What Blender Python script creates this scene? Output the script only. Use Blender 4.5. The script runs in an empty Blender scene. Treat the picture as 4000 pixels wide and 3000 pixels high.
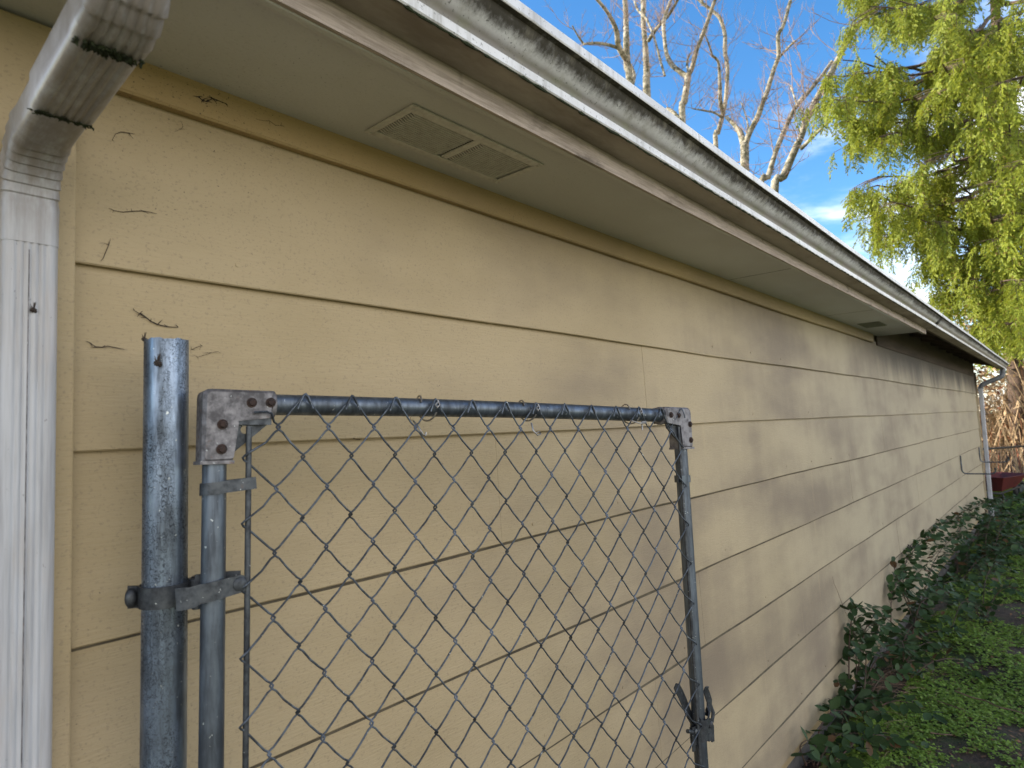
import bpy, bmesh, math, random
import numpy as np
from mathutils import Vector, Matrix

SC = bpy.context.scene
COL = SC.collection
RND = random.Random(7)
NR = np.random.default_rng(11)
R = math.radians

# ------------------------------------------------------------------ camera
CF = 2476.517                                   # focal length in photo pixels (4000 wide)
CR = Vector((0.75112522, 0.65909144, -0.03754158))
CU = Vector((0.07373879, -0.02725217, 0.99690517))
CW = Vector((-0.65602858, 0.75156888, 0.0690704))
CP = Vector((1.09431236, 0.0, 1.69012386))
cam_d = bpy.data.cameras.new('camera')
cam = bpy.data.objects.new('camera', cam_d); COL.objects.link(cam)
cam_d.sensor_width = 36.0
cam_d.lens = CF / 4000 * 36
cam_d.clip_start = 0.02; cam_d.clip_end = 3000
cam_d.dof.use_dof = True; cam_d.dof.focus_distance = 1.7; cam_d.dof.aperture_fstop = 6.5
m = Matrix.Identity(4)
for i in range(3):
    m[i][0] = CR[i]; m[i][1] = CU[i]; m[i][2] = -CW[i]; m[i][3] = CP[i]
cam.matrix_world = m
SC.camera = cam


def ray(u, v):
    return CW + CR * ((u - 2000) / CF) - CU * ((v - 1500) / CF)


def atD(u, v, D):
    return CP + ray(u, v) * D


def atx(u, v, x):
    d = ray(u, v); return CP + d * ((x - CP.x) / d.x)


def aty(u, v, y):
    d = ray(u, v); return CP + d * ((y - CP.y) / d.y)


def atz(u, v, z):
    d = ray(u, v); return CP + d * ((z - CP.z) / d.z)


# ------------------------------------------------------------------ light
SUN_DIR = Vector((-0.80, -0.46, 0.0)).normalized()
SUN_EL = R(27)
sun_vec = Vector((SUN_DIR.x * math.cos(SUN_EL), SUN_DIR.y * math.cos(SUN_EL), math.sin(SUN_EL)))
sd = bpy.data.lights.new('sun', 'SUN'); sd.energy = 5.0; sd.angle = R(0.5); sd.color = (1.0, 0.93, 0.80)
sun = bpy.data.objects.new('sun', sd); COL.objects.link(sun)
sun.rotation_euler = sun_vec.to_track_quat('Z', 'Y').to_euler()
sun.location = (-20, -12, 20)

SC.view_settings.view_transform = 'Standard'
SC.view_settings.look = 'None'
SC.view_settings.exposure = 1.05
SC.view_settings.gamma = 1.0
SC.cycles.max_bounces = 6
SC.cycles.diffuse_bounces = 4
SC.cycles.transparent_max_bounces = 8

# ------------------------------------------------------------------ node helper


class NT:
    def __init__(self, tree):
        self.t = tree; self.n = tree.nodes; self.l = tree.links

    def node(self, typ, **kw):
        nd = self.n.new(typ)
        for k, v in kw.items():
            setattr(nd, k, v)
        return nd

    def put(self, sock, v):
        if hasattr(v, 'is_output'):
            self.l.new(v, sock)
        else:
            if isinstance(v, (tuple, list)) and len(v) == 3 and sock.type == 'RGBA':
                v = (*v, 1)
            sock.default_value = v

    def math(self, op, a, b=0.0, clamp=False):
        nd = self.node('ShaderNodeMath', operation=op); nd.use_clamp = clamp
        self.put(nd.inputs[0], a); self.put(nd.inputs[1], b)
        return nd.outputs[0]

    def mix(self, f, a, b, blend='MIX'):
        nd = self.node('ShaderNodeMix', data_type='RGBA', blend_type=blend)
        self.put(nd.inputs[0], f); self.put(nd.inputs[6], a); self.put(nd.inputs[7], b)
        return nd.outputs[2]

    def ramp(self, x, lo, hi, a=0.0, b=1.0, smooth=True):
        nd = self.node('ShaderNodeMapRange'); nd.clamp = True
        if smooth:
            nd.interpolation_type = 'SMOOTHSTEP'
        self.put(nd.inputs[0], x); self.put(nd.inputs[1], lo); self.put(nd.inputs[2], hi)
        self.put(nd.inputs[3], a); self.put(nd.inputs[4], b)
        return nd.outputs[0]

    def coord(self, scale=(1, 1, 1), loc=(0, 0, 0), rot=(0, 0, 0), kind='Object'):
        tc = self.node('ShaderNodeTexCoord')
        mp = self.node('ShaderNodeMapping')
        mp.inputs['Scale'].default_value = scale; mp.inputs['Location'].default_value = loc
        mp.inputs['Rotation'].default_value = rot
        self.l.new(tc.outputs[kind], mp.inputs[0])
        return mp.outputs[0]

    def xyz(self, kind='Object'):
        tc = self.node('ShaderNodeTexCoord')
        s = self.node('ShaderNodeSeparateXYZ'); self.l.new(tc.outputs[kind], s.inputs[0])
        return s.outputs

    def noise(self, vec, scale=5.0, detail=4.0, rough=0.55, dist=0.0):
        nd = self.node('ShaderNodeTexNoise')
        self.put(nd.inputs['Vector'], vec); nd.inputs['Scale'].default_value = scale
        nd.inputs['Detail'].default_value = detail; nd.inputs['Roughness'].default_value = rough
        nd.inputs['Distortion'].default_value = dist
        return nd.outputs[0]

    def voro(self, vec, scale=5.0, feature='F1', out=0):
        nd = self.node('ShaderNodeTexVoronoi', feature=feature)
        self.put(nd.inputs['Vector'], vec); nd.inputs['Scale'].default_value = scale
        return nd.outputs[out]

    def bump(self, h, strength=0.3, dist=0.01, normal=None):
        nd = self.node('ShaderNodeBump')
        nd.inputs['Strength'].default_value = strength; nd.inputs['Distance'].default_value = dist
        self.put(nd.inputs['Height'], h)
        if normal is not None:
            self.l.new(normal, nd.inputs['Normal'])
        return nd.outputs[0]


def new_mat(name):
    mt = bpy.data.materials.new(name); mt.use_nodes = True
    nt = NT(mt.node_tree)
    b = mt.node_tree.nodes['Principled BSDF']
    return mt, nt, b


# ------------------------------------------------------------------ world: clear blue winter sky with white cloud
W = bpy.data.worlds.new('World'); SC.world = W; W.use_nodes = True
wn = NT(W.node_tree)
bg = W.node_tree.nodes['Background']
sky = wn.node('ShaderNodeTexSky', sky_type='NISHITA')
sky.sun_disc = False
sky.sun_elevation = SUN_EL
sky.sun_rotation = math.atan2(SUN_DIR.x, SUN_DIR.y)
sky.air_density = 1.0; sky.dust_density = 0.4; sky.ozone_density = 2.5
sat = wn.node('ShaderNodeHueSaturation'); sat.inputs['Saturation'].default_value = 1.28
sat.inputs['Value'].default_value = 1.22
wn.l.new(sky.outputs[0], sat.inputs['Color'])
wv = wn.coord(scale=(1, 1, 2.2), kind='Generated')
wx = wn.xyz('Generated')
cn = wn.noise(wv, 2.6, 7, 0.58, 0.35)
cn2 = wn.noise(wn.coord(scale=(1.0, 1.0, 4.0), loc=(3, 1, 0), rot=(0.2, 0.3, 0), kind='Generated'), 4.0, 6, 0.6, 0.6)
# extra unseen cloud towards +X to brighten the shaded wall; more near the horizon, less over the roof
cov = wn.math('ADD', wn.math('MULTIPLY', wx[0], 0.36), wn.math('MULTIPLY', wx[1], -0.06))
cov = wn.math('ADD', cov, wn.math('MULTIPLY', wx[2], -0.22))
cov = wn.math('ADD', cov, wn.math('MULTIPLY', wn.ramp(wx[1], 0.74, 0.96), 0.21))
dens = wn.math('ADD', wn.math('ADD', cn, wn.math('MULTIPLY', cn2, 0.25)), cov)
cm = wn.ramp(dens, 0.58, 0.90)
skyc = wn.mix(cm, sat.outputs[0], (11.3, 11.1, 10.8))
wn.l.new(skyc, bg.inputs[0])
bg.inputs[1].default_value = 0.12

# ------------------------------------------------------------------ mesh helper


class MB:
    def __init__(self):
        self.v = []; self.f = []

    def add(self, vs, fs):
        o = len(self.v)
        self.v += [tuple(p) for p in vs]
        self.f += [tuple(i + o for i in f) for f in fs]
        return self

    def box(self, c, s, M=None):
        x, y, z = s[0] / 2, s[1] / 2, s[2] / 2
        c = Vector(c)
        ps = [Vector((a * x, b * y, d * z)) for a in (-1, 1) for b in (-1, 1) for d in (-1, 1)]
        if M is not None:
            ps = [M @ p for p in ps]
        return self.add([p + c for p in ps], [(0, 1, 3, 2), (4, 6, 7, 5), (0, 4, 5, 1), (2, 3, 7, 6), (0, 2, 6, 4), (1, 5, 7, 3)])

    def tube(self, pts, r, n=8, caps=True, closed=False, phase=0.0, up=None):
        pts = [Vector(p) for p in pts]
        k = len(pts)
        rs = r if isinstance(r, (list, tuple)) else [r] * k
        vs = []; fs = []
        t0 = (pts[1] - pts[0]).normalized()
        a = Vector(up) if up is not None else (Vector((0, 0, 1)) if abs(t0.z) < 0.9 else Vector((1, 0, 0)))
        nrm = (a - t0 * a.dot(t0)).normalized()
        for i in range(k):
            if closed:
                t = (pts[(i + 1) % k] - pts[i - 1])
            elif i == 0:
                t = pts[1] - pts[0]
            elif i == k - 1:
                t = pts[-1] - pts[-2]
            else:
                t = pts[i + 1] - pts[i - 1]
            if t.length < 1e-9:
                t = t0
            t = t.normalized()
            nrm = nrm - t * nrm.dot(t)
            nrm = nrm.normalized() if nrm.length > 1e-6 else t.orthogonal().normalized()
            bn = t.cross(nrm)
            for j in range(n):
                an = 2 * math.pi * j / n + phase
                vs.append(pts[i] + (nrm * math.cos(an) + bn * math.sin(an)) * rs[i])
        m_ = k if closed else k - 1
        for i in range(m_):
            for j in range(n):
                i2 = (i + 1) % k
                fs.append((i * n + j, i * n + (j + 1) % n, i2 * n + (j + 1) % n, i2 * n + j))
        if caps and not closed:
            fs.append(tuple(range(n - 1, -1, -1))); fs.append(tuple((k - 1) * n + j for j in range(n)))
        return self.add(vs, fs)

    def loft(self, rings, caps=True, closed=True):
        n = len(rings[0]); vs = [p for r_ in rings for p in r_]; fs = []
        for i in range(len(rings) - 1):
            for j in range(n if closed else n - 1):
                fs.append((i * n + j, i * n + (j + 1) % n, (i + 1) * n + (j + 1) % n, (i + 1) * n + j))
        if caps and closed:
            fs.append(tuple(range(n - 1, -1, -1))); fs.append(tuple((len(rings) - 1) * n + j for j in range(n)))
        return self.add(vs, fs)

    def strip(self, pts, widths, thick, wdir):
        """a bent flat bar: centre line pts, width direction wdir, rectangular section"""
        pts = [Vector(p) for p in pts]; rings = []
        for i, p in enumerate(pts):
            t = (pts[min(i + 1, len(pts) - 1)] - pts[max(i - 1, 0)]).normalized()
            w = Vector(wdir); w = (w - t * w.dot(t)).normalized(); nn = t.cross(w)
            a = w * (widths[i] if isinstance(widths, (list, tuple)) else widths) / 2; b = nn * thick / 2
            rings.append([p - a - b, p + a - b, p + a + b, p - a + b])
        return self.loft(rings)

    def build(self, name, mat, parent=None, smooth=40, bevel=0.0, xf=None):
        me = bpy.data.meshes.new(name)
        me.from_pydata([tuple(v) for v in self.v], [], self.f)
        if xf is not None:
            me.transform(xf)
        me.update()
        bm = bmesh.new(); bm.from_mesh(me); bmesh.ops.recalc_face_normals(bm, faces=bm.faces); bm.to_mesh(me); bm.free()
        return link(name, me, mat, parent, smooth, bevel)


def link(name, me, mat, parent=None, smooth=40, bevel=0.0):
    if smooth:
        me.polygons.foreach_set('use_smooth', [True] * len(me.polygons))
        me.set_sharp_from_angle(angle=R(smooth))
    o = bpy.data.objects.new(name, me); COL.objects.link(o)
    if mat is not None:
        me.materials.append(mat)
    if parent is not None:
        o.parent = parent
    if bevel:
        b = o.modifiers.new('bevel', 'BEVEL'); b.width = bevel; b.segments = 2; b.limit_method = 'ANGLE'; b.angle_limit = R(35)
    return o


def np_mesh(name, V, F, mat, parent=None, smooth=0):
    """V (n,3), F (m,k) arrays"""
    me = bpy.data.meshes.new(name)
    k = F.shape[1]
    me.vertices.add(len(V)); me.vertices.foreach_set('co', V.astype(np.float32).ravel())
    me.loops.add(F.size); me.loops.foreach_set('vertex_index', F.astype(np.int32).ravel())
    me.polygons.add(len(F)); me.polygons.foreach_set('loop_start', np.arange(0, F.size, k, dtype=np.int32))
    me.update(calc_edges=True)
    me.validate()
    return link(name, me, mat, parent, smooth)


def empty(name, loc=(0, 0, 0)):
    o = bpy.data.objects.new(name, None); COL.objects.link(o); o.location = loc; o.empty_display_size = 0.1
    return o


def tag(o, label=None, cat=None, group=None, kind=None):
    if label: o['label'] = label
    if cat: o['category'] = cat
    if group: o['group'] = group
    if kind: o['kind'] = kind
    return o


def child(parent, ob):
    """parent ob (built in world coordinates) to an empty that stands elsewhere, keeping it in place"""
    ob.parent = parent
    ob.matrix_parent_inverse = Matrix.Translation(parent.location).inverted()
    return ob

# ------------------------------------------------------------------ materials
MAT = {}


def simple(name, col, rough=0.6, metal=0.0, var=0.25, scale=12.0, stretch=(1, 1, 1), bump=0.0, bscale=None, bdist=0.004,
           col2=None, thresh=(0.35, 0.7), spec=0.5):
    mt, nt, b = new_mat(name)
    v = nt.coord(scale=stretch)
    n = nt.noise(v, scale, 6, 0.6)
    c2 = col2 if col2 is not None else tuple(c * (1 - var) for c in col)
    c = nt.mix(nt.ramp(n, thresh[0], thresh[1]), col, c2)
    nt.put(b.inputs['Base Color'], c)
    b.inputs['Roughness'].default_value = rough; b.inputs['Metallic'].default_value = metal
    b.inputs['Specular IOR Level'].default_value = spec
    if bump:
        n2 = nt.noise(v, bscale or scale * 4, 5, 0.6)
        nt.put(b.inputs['Normal'], nt.bump(n2, bump, bdist))
    MAT[name] = mt
    return mt


def wall_paint(name, base, dirt, amount=1.0, specks=0.0):
    mt, nt, b = new_mat(name)
    x, y, z = nt.xyz()
    tone = nt.noise(nt.coord(scale=(1, 0.8, 1.6)), 1.3, 5, 0.6)
    c = nt.mix(nt.ramp(tone, 0.35, 0.68), base, tuple(v * k for v, k in zip(base, (0.86, 0.85, 0.80))))
    # grime film in cloudy patches, with downward streaks, heavier further along the wall
    # every board weathers on its own: shift the grime pattern from course to course
    idx = 0.0
    for zz in (2.2428, 1.960, 1.680, 1.400, 1.1249, 0.8462, 0.5715, 0.2882):
        idx = nt.math('ADD', nt.math('GREATER_THAN', z, zz), idx)
    cv = nt.node('ShaderNodeCombineXYZ'); nt.put(cv.inputs[0], x); nt.put(cv.inputs[1], nt.math('ADD', y, nt.math('MULTIPLY', idx, 0.23))); nt.put(cv.inputs[2], nt.math('ADD', z, nt.math('MULTIPLY', idx, 0.05)))
    mp = nt.node('ShaderNodeMapping'); mp.inputs['Scale'].default_value = (1, 0.55, 1.5); mp.inputs['Location'].default_value = (0, 2.3, 0.4); nt.l.new(cv.outputs[0], mp.inputs[0])
    mp2 = nt.node('ShaderNodeMapping'); mp2.inputs['Scale'].default_value = (1, 1.0, 0.16); nt.l.new(cv.outputs[0], mp2.inputs[0])
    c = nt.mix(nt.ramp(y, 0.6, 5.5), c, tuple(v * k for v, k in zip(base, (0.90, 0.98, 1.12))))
    big = nt.noise(mp.outputs[0], 1.7, 5, 0.55)
    stk = nt.noise(mp2.outputs[0], 4.0, 5, 0.6)
    far = nt.math('MULTIPLY', nt.ramp(y, 0.4, 2.6, 0.22, 1.0), nt.ramp(y, 5.0, 8.5, 1.0, 0.55))
    m1 = nt.math('ADD', nt.math('MULTIPLY', big, 0.75), nt.math('MULTIPLY', stk, nt.math('MULTIPLY', far, 0.27)))
    m1 = nt.math('ADD', m1, nt.math('MULTIPLY', far, 0.02))
    film = nt.ramp(m1, 0.39, 0.71, 0.0, 0.82 * amount)
    film = nt.math('MULTIPLY', film, nt.ramp(far, 0.2, 0.9, 0.65, 1.0))
    c = nt.mix(film, c, dirt)
    # pale drips
    dr = nt.noise(nt.coord(scale=(1, 1, 0.03), loc=(4, 0.2, 0)), 13.0, 3, 0.6)
    c = nt.mix(nt.math('MULTIPLY', nt.ramp(dr, 0.66, 0.74), nt.math('MULTIPLY', far, 0.30)), c, tuple(v * 1.05 for v in base))
    # mould specks
    sp = nt.noise(nt.coord(scale=(1, 0.8, 1)), 230, 3, 0.6)
    spz = nt.noise(nt.coord(loc=(1, 3, 5)), 2.2, 3, 0.5)
    lim = nt.ramp(spz, 0.3, 0.75, 0.75 - specks, 0.655 - specks)
    spm = nt.ramp(nt.math('SUBTRACT', sp, lim), 0.0, 0.05, 0.0, 0.75)
    c = nt.mix(spm, c, (0.07, 0.055, 0.04))
    sp2 = nt.noise(nt.coord(scale=(1, 0.8, 1)), 210, 2, 0.6)
    c = nt.mix(nt.ramp(sp2, 0.56, 0.72, 0.0, 0.32), c, tuple(v * 0.8 for v in dirt))
    # open bay's shade plus dirt, painted dark in tongues where the eave box is missing
    mo = nt.noise(nt.coord(scale=(1, 1.0, 0.25), loc=(3, 0, 2)), 2.6, 5, 0.65)
    mz = nt.math('ADD', z, nt.math('MULTIPLY', nt.math('SUBTRACT', mo, 0.5), 0.55))
    mm = nt.math('MULTIPLY', nt.ramp(mz, 1.84, 2.20, 0.0, 0.90), nt.ramp(y, 4.4, 6.6))
    c = nt.mix(mm, c, (0.040, 0.030, 0.020))
    nt.put(b.inputs['Base Color'], c)
    b.inputs['Roughness'].default_value = 0.62
    b.inputs['Specular IOR Level'].default_value = 0.3
    g1 = nt.noise(nt.coord(scale=(1, 0.13, 1)), 230, 4, 0.6)
    g2 = nt.noise(nt.coord(scale=(1, 0.6, 1)), 30, 4, 0.6)
    h = nt.math('ADD', g1, nt.math('MULTIPLY', g2, 0.25))
    nt.put(b.inputs['Normal'], nt.bump(h, 0.45, 0.003))
    MAT[name] = mt
    return mt


wall_paint('wall paint', (0.445, 0.343, 0.205), (0.195, 0.150, 0.110))
wall_paint('trim paint', (0.44, 0.310, 0.150), (0.24, 0.18, 0.115), 0.8, 0.035)
wall_paint('soffit paint', (0.60, 0.58, 0.545), (0.45, 0.42, 0.38), 0.7, 0.01)


def fascia_wood():
    mt, nt, b = new_mat('fascia wood')
    x, y, z = nt.xyz()
    g = nt.noise(nt.coord(scale=(1, 0.05, 1)), 160, 5, 0.7)
    saw = nt.noise(nt.coord(scale=(0.2, 1, 0.1)), 60, 3, 0.7)
    c = nt.mix(nt.ramp(g, 0.3, 0.7), (0.57, 0.475, 0.41), (0.34, 0.275, 0.23))
    d = nt.noise(nt.coord(scale=(1, 0.6, 2)), 9, 6, 0.65)
    c = nt.mix(nt.ramp(d, 0.52, 0.70, 0, 0.7), c, (0.10, 0.08, 0.065))
    k = nt.noise(nt.coord(scale=(1, 1, 0.05)), 8, 3, 0.7)
    kk = nt.math('MULTIPLY', nt.ramp(k, 0.62, 0.70), nt.ramp(z, 2.300, 2.335))
    c = nt.mix(nt.math('MULTIPLY', kk, 0.85), c, (0.035, 0.03, 0.025))
    nt.put(b.inputs['Base Color'], c)
    b.inputs['Roughness'].default_value = 0.85
    h = nt.math('ADD', g, nt.math('MULTIPLY', saw, 0.8))
    nt.put(b.inputs['Normal'], nt.bump(h, 0.7, 0.004))
    MAT['fascia wood'] = mt


fascia_wood()


def gutter_paint():
    mt, nt, b = new_mat('gutter enamel')
    x, y, z = nt.xyz()
    base = (0.80, 0.785, 0.79)
    w = nt.noise(nt.coord(scale=(1, 1, 0.06)), 60, 5, 0.75)            # fine vertical runs
    w2 = nt.noise(nt.coord(scale=(1, 1, 0.5)), 3.5, 4, 0.6)
    n = nt.noise(nt.coord(scale=(1, 1, 1)), 5, 5, 0.6)
    c = nt.mix(nt.ramp(n, 0.35, 0.7), base, (0.66, 0.64, 0.63))
    run = nt.math('ADD', nt.math('MULTIPLY', w, 0.026), nt.math('MULTIPLY', w2, 0.026))
    # algae just under the rolled lip, running down in streaks
    edge = nt.math('SUBTRACT', 2.4105, nt.math('ADD', run, 0.0))
    a = nt.ramp(nt.math('SUBTRACT', z, edge), -0.006, 0.012)
    a = nt.math('MULTIPLY', a, nt.math('LESS_THAN', z, 2.4095))
    blotch = nt.ramp(nt.noise(nt.coord(), 40, 5, 0.7), 0.2, 0.5, 0.75, 1.0)
    c = nt.mix(nt.math('MULTIPLY', a, blotch), c, (0.050, 0.043, 0.031))
    # second, browner band above the bottom lip
    a2 = nt.math('MULTIPLY', nt.ramp(z, 2.3545, 2.3585), nt.ramp(nt.math('ADD', z, nt.math('MULTIPLY', run, 0.15)), 2.372, 2.388, 1.0, 0.0))
    green = nt.mix(nt.ramp(nt.noise(nt.coord(), 6, 3, 0.6), 0.45, 0.62), (0.145, 0.122, 0.095), (0.12, 0.12, 0.05))
    c = nt.mix(nt.math('MULTIPLY', a2, 0.9), c, green)
    st = nt.noise(nt.coord(scale=(1, 1, 0.05), loc=(2, 2, 0)), 22, 4, 0.75)
    c = nt.mix(nt.ramp(st, 0.48, 0.75, 0.0, 0.6), c, (0.25, 0.225, 0.175))
    sp = nt.noise(nt.coord(), 170, 3, 0.6)
    c = nt.mix(nt.ramp(sp, 0.62, 0.68, 0, 0.7), c, (0.06, 0.055, 0.045))
    nt.put(b.inputs['Base Color'], c)
    nt.put(b.inputs['Roughness'], nt.ramp(a, 0, 1, 0.42, 0.9))
    nt.put(b.inputs['Normal'], nt.bump(nt.noise(nt.coord(), 60, 4, 0.6), 0.15, 0.002))
    MAT['gutter enamel'] = mt


gutter_paint()


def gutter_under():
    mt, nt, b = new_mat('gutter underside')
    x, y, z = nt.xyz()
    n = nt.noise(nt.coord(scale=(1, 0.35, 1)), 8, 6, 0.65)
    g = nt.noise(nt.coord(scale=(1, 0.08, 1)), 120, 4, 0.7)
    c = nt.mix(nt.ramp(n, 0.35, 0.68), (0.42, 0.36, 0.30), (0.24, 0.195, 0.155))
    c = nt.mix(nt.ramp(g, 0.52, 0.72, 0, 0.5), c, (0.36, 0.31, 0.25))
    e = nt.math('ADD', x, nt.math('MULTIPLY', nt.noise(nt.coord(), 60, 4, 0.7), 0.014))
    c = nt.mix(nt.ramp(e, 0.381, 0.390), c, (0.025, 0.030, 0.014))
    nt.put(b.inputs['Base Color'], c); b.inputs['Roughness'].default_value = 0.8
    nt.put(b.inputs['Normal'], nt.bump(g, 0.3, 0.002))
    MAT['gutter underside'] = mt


gutter_under()


def downspout_paint():
    mt, nt, b = new_mat('downspout enamel')
    x, y, z = nt.xyz()
    st = nt.noise(nt.coord(scale=(1, 1, 0.05)), 60, 4, 0.7)
    n = nt.noise(nt.coord(scale=(1, 1, 0.5)), 14, 6, 0.65)
    c = nt.mix(nt.ramp(st, 0.35, 0.75), (0.47, 0.465, 0.48), (0.30, 0.29, 0.295))
    c = nt.mix(nt.ramp(n, 0.45, 0.75, 0, 0.5), c, (0.42, 0.37, 0.34))
    # grime film on the upper sloping piece
    g = nt.noise(nt.coord(scale=(0.3, 1, 0.3)), 42, 5, 0.7)
    hi = nt.ramp(z, 1.93, 2.06)
    c = nt.mix(nt.math('MULTIPLY', hi, nt.ramp(g, 0.28, 0.62, 0.20, 0.85)), c, (0.20, 0.165, 0.135))
    sp = nt.noise(nt.coord(scale=(1, 1, 0.6)), 150, 3, 0.7)
    c = nt.mix(nt.ramp(sp, 0.69, 0.76, 0, 0.75), c, (0.075, 0.065, 0.055))
    nt.put(b.inputs['Base Color'], c); b.inputs['Roughness'].default_value = 0.38
    nt.put(b.inputs['Normal'], nt.bump(nt.noise(nt.coord(scale=(1, 1, 0.3)), 40, 4, 0.6), 0.12, 0.002))
    MAT['downspout enamel'] = mt


downspout_paint()


def zinc(name, dark, light, metal=0.75, rough=(0.32, 0.62), crackle=0.0, rust=0.0, seed=0.0, zs=0.12):
    mt, nt, b = new_mat(name)
    n = nt.noise(nt.coord(scale=(1, 1, zs), loc=(seed, 0, 0)), 75, 5, 0.65)
    n2 = nt.noise(nt.coord(loc=(seed, 1, 2)), 9, 5, 0.6)
    f = nt.ramp(nt.math('ADD', nt.math('MULTIPLY', n, 0.6), nt.math('MULTIPLY', n2, 0.5)), 0.42, 0.68)
    c = nt.mix(f, light, dark)
    rr = nt.ramp(n, 0.3, 0.7, rough[0], rough[1])
    if crackle:
        w = nt.noise(nt.coord(scale=(1, 1, 0.75), loc=(seed, 4, 0)), 150, 3, 0.55, 1.4)
        line = nt.ramp(nt.math('ABSOLUTE', nt.math('SUBTRACT', w, 0.5)), 0.012, 0.045, 1.0, 0.0)
        where = nt.ramp(nt.noise(nt.coord(scale=(1, 1, 0.25), loc=(9, 4, 0)), 22, 3, 0.6), 0.40, 0.56)
        k = nt.math('MULTIPLY', nt.math('MULTIPLY', line, where), crackle)
        c = nt.mix(k, c, (0.035, 0.04, 0.05))
        rr = nt.math('ADD', rr, nt.math('MULTIPLY', k, 0.3))
    wh = nt.noise(nt.coord(loc=(seed, 8, 2)), 150, 2, 0.6)
    c = nt.mix(nt.ramp(wh, 0.70, 0.74, 0, 0.8), c, (0.62, 0.64, 0.62))
    if rust:
        rn = nt.noise(nt.coord(loc=(seed + 5, 8, 2)), 38, 5, 0.7)
        c = nt.mix(nt.ramp(rn, 0.68 - 0.15 * rust, 0.82 - 0.12 * rust, 0, 0.8), c, (0.16, 0.065, 0.025))
    nt.put(b.inputs['Base Color'], c)
    b.inputs['Metallic'].default_value = metal
    nt.put(b.inputs['Roughness'], rr)
    nt.put(b.inputs['Normal'], nt.bump(n, 0.12, 0.001))
    MAT[name] = mt
    return mt


zinc('post zinc', (0.085, 0.10, 0.12), (0.25, 0.31, 0.41), 0.8, (0.26, 0.5), crackle=0.9)
zinc('pipe zinc', (0.060, 0.068, 0.080), (0.140, 0.165, 0.20), 0.7, (0.34, 0.55), seed=3.0)
zinc('wire zinc', (0.040, 0.045, 0.053), (0.125, 0.145, 0.175), 0.7, (0.35, 0.55), rust=0.25, seed=6.0, zs=1.0)
zinc('cast zinc', (0.10, 0.092, 0.094), (0.25, 0.235, 0.24), 0.45, (0.5, 0.75), rust=0.55, seed=8.0, zs=1.0)
zinc('strap steel', (0.035, 0.037, 0.041), (0.085, 0.092, 0.10), 0.6, (0.42, 0.65), rust=0.1, seed=11.0, zs=1.0)
zinc('tie aluminium', (0.25, 0.23, 0.22), (0.48, 0.46, 0.43), 0.85, (0.3, 0.45), seed=13.0, zs=1.0)
simple('rusty bolt', (0.055, 0.03, 0.022), 0.8, 0.3, scale=120, col2=(0.03, 0.022, 0.02), bump=0.5, bscale=300, bdist=0.002)
simple('dark void', (0.012, 0.011, 0.01), 0.9)
simple('concrete', (0.12, 0.112, 0.105), 0.9, scale=14, var=0.45, bump=0.5, bscale=60)
simple('raw sheathing', (0.085, 0.06, 0.042), 0.9, scale=10, stretch=(1, 0.1, 1), var=0.5)
simple('roof shingle', (0.10, 0.095, 0.09), 0.95, scale=30, var=0.5, bump=0.6, bscale=90)
simple('grime and lap shade', (0.075, 0.060, 0.040), 0.9, scale=14, col2=(0.13, 0.105, 0.07))
simple('moss', (0.030, 0.042, 0.012), 0.95, scale=150, col2=(0.012, 0.014, 0.006), bump=1.0, bscale=260, bdist=0.004)
simple('cobweb dirt', (0.055, 0.038, 0.028), 0.9, scale=300, var=0.5)
simple('red enamel', (0.11, 0.014, 0.012), 0.6, scale=8, col2=(0.06, 0.010, 0.010), bump=0.1)
simple('black steel', (0.025, 0.025, 0.027), 0.5, scale=20)
simple('dead leaf', (0.22, 0.115, 0.055), 0.8, scale=20, col2=(0.10, 0.05, 0.028))
simple('dry twig', (0.20, 0.13, 0.085), 0.85, scale=30, col2=(0.10, 0.06, 0.04))
simple('bramble cane', (0.060, 0.050, 0.028), 0.7, scale=40, col2=(0.09, 0.035, 0.03))
simple('berry', (0.02, 0.012, 0.014), 0.5)


def leaf_mat(name, a, b_, trans=0.25, rough=0.5, brown=None, nscale=30, tint=None):
    mt, nt, b = new_mat(name)
    geo = nt.node('ShaderNodeNewGeometry')
    rnd = geo.outputs['Random Per Island']
    c = nt.mix(rnd, a, b_)
    if brown is not None:
        c = nt.mix(nt.math('GREATER_THAN', nt.math('FRACT', nt.math('MULTIPLY', rnd, 37.7)), 1 - brown[1]), c, brown[0])
    n = nt.noise(nt.coord(), nscale, 3, 0.6)
    c = nt.mix(nt.ramp(n, 0.35, 0.7, 0, 0.35), c, tuple(v * 0.5 for v in a))
    nt.put(b.inputs['Base Color'], c)
    b.inputs['Roughness'].default_value = rough
    b.inputs['Specular IOR Level'].default_value = 0.2
    if trans:
        tr = nt.node('ShaderNodeBsdfTranslucent')
        nt.put(tr.inputs[0], nt.mix(0.5, c, tint or (a[0] * 1.6, a[1] * 1.5, a[2])))
        mx = nt.node('ShaderNodeMixShader'); mx.inputs[0].default_value = trans
        nt.l.new(b.outputs[0], mx.inputs[1]); nt.l.new(tr.outputs[0], mx.inputs[2])
        nt.l.new(mx.outputs[0], mt.node_tree.nodes['Material Output'].inputs[0])
    MAT[name] = mt
    return mt


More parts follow.
